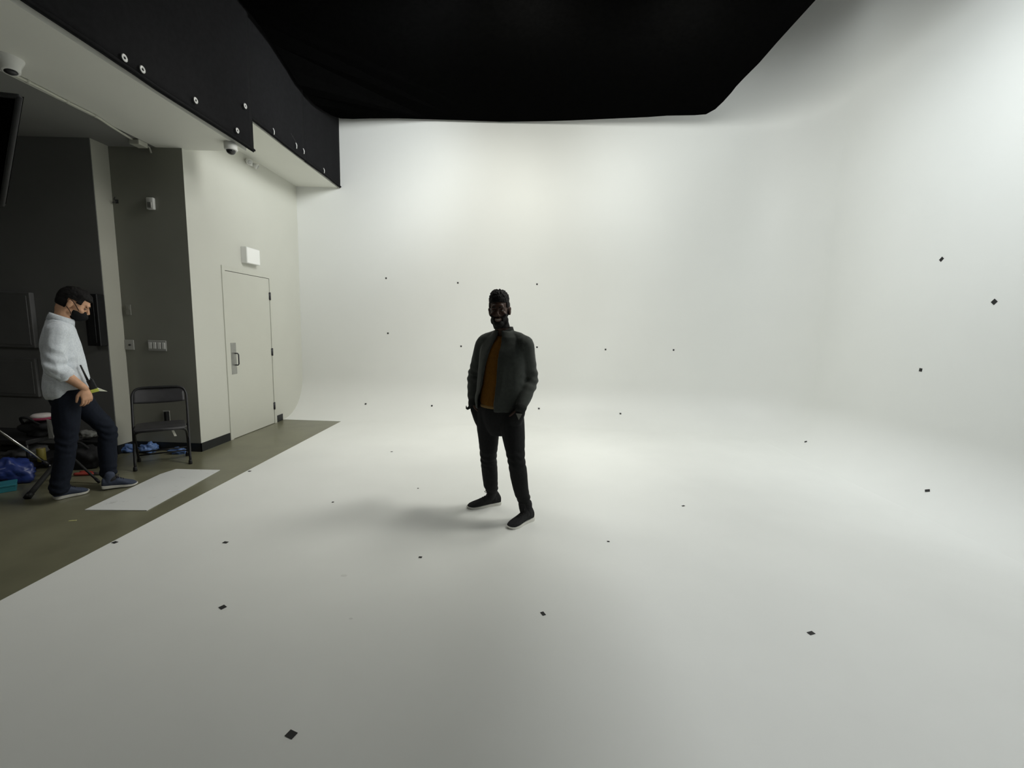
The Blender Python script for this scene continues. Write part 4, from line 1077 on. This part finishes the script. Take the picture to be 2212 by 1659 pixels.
    co_ = obj('collar', bm, M_SH, root, True); sm = co_.modifiers.new('s', 'SOLIDIFY'); sm.thickness = .004
    # trousers
    M_TR = mat('navy trouser cloth', (.010, .013, .022), .8, .12, 60, .25, 400, spec=.15)
    bm = B()
    loft(bm, TR([(.79, .145, .115, -.12), (.86, .168, .125, -.125), (.94, .17, .122, -.128), (1.0, .16, .115, -.128)]), 26)
    for h, k, a_ in ((hpR, knR, anR), (hpL, knL, anL)):
        limb(bm, [(*h, .090), (*h.lerp(k, .3), .088), (*h.lerp(k, .65), .078), (*k, .067), (*k.lerp(a_, .35), .065), (*k.lerp(a_, .75), .061), (*(a_ + Z*.0), .062)], 4, 20)
    mt = fuse(bm, .0065, 4)
    def tf(co, n_):
        co = co + n_*folds(co, 8, .006, 41, (1, 1, .5))
        for k in (knR, knL, anR, anL):
            q = co-k; r = math.exp(-(q.length/.10)**2); co = co + n_*r*.005*math.sin(q.z*100 + q.x*30 + 4*noise.noise(co*8))
        return co
    displace(mt, tf); link_mesh('trousers', mt, M_TR, root)
    MU = mat('navy canvas shoe', (.035, .045, .075), .85, .1, 60, .2, 300); MS = mat('cream rubber sole', (.50, .49, .44), .6, .04, 20); ML = mat('dark laces', (.02, .02, .03), .8)
    for hl, to, an in ((heelR, toeR, anR), (heelL, toeL, anL)):
        bm = B(); d_ = (to-hl).normalized()
        limb(bm, [(*(an + Z*.10), .040), (*an, .042), (*(hl.lerp(to, .30) + Z*.075), .040)], 3, 16); obj('sock', bm, M_SOCK, root, True)
    for hl, to in ((heelR, toeR), (heelL, toeL)): shoe(root, hl, to, .1, MU, MS, ML, hi=.085, width=.050)
    # walkie-talkie clipped in front of his hip
    c = P(.016, .165, .965); Rm = Matrix.Translation(c) @ Matrix((D, N*-1, Z)).transposed().to_4x4() @ Matrix.Rotation(-.26, 4, 'Y')
    wt = wthing('walkie_talkie', 'black walkie-talkie with stub antenna and yellow tag clipped at the masked man\'s hip', 'walkie-talkie', tuple(c))
    b = B(); box(b, (-.022, -.028, -.06), (.022, .028, .045), Rm, .006); obj('radio_body', b, M_BLKP, wt, True)
    b = B(); tube(b, [Rm @ V((-.012, .01, .04)), Rm @ V((-.012, .01, .10)), Rm @ V((-.012, .01, .175))], [.009, .007, .006], 10); obj('antenna', b, M_BLKP, wt, True)
    b = B(); disc(b, Rm @ V((.010, -.012, .044)), Rm.to_3x3() @ V((0, 0, 1)), .007, .012, 12); obj('knob', b, M_BLKP, wt, True)
    b = B(); box(b, (-.0245, -.030, -.062), (.0245, .030, -.035), Rm, .002); obj('tag', b, mat('yellow green tape', (.55, .62, .10), .6, .05, 30), wt, True)
    b = B(); vs = [b.verts.new(Rm @ V(q)) for q in ((.024, -.026, -.036), (.026, -.026, -.062), (.070, -.02, -.082), (.024, .024, -.036), (.026, .024, -.062), (.068, .012, -.082))]
    b.faces.new((vs[0], vs[1], vs[2])); b.faces.new((vs[3], vs[5], vs[4])); b.faces.new((vs[0], vs[2], vs[5], vs[3])); b.faces.new((vs[1], vs[4], vs[5], vs[2])); b.faces.new((vs[0], vs[3], vs[4], vs[1]))
    obj('tag_tail', b, mat('white tape tail', (.66, .68, .55), .6, .05, 30), wt)
    return root
build_walking_man()
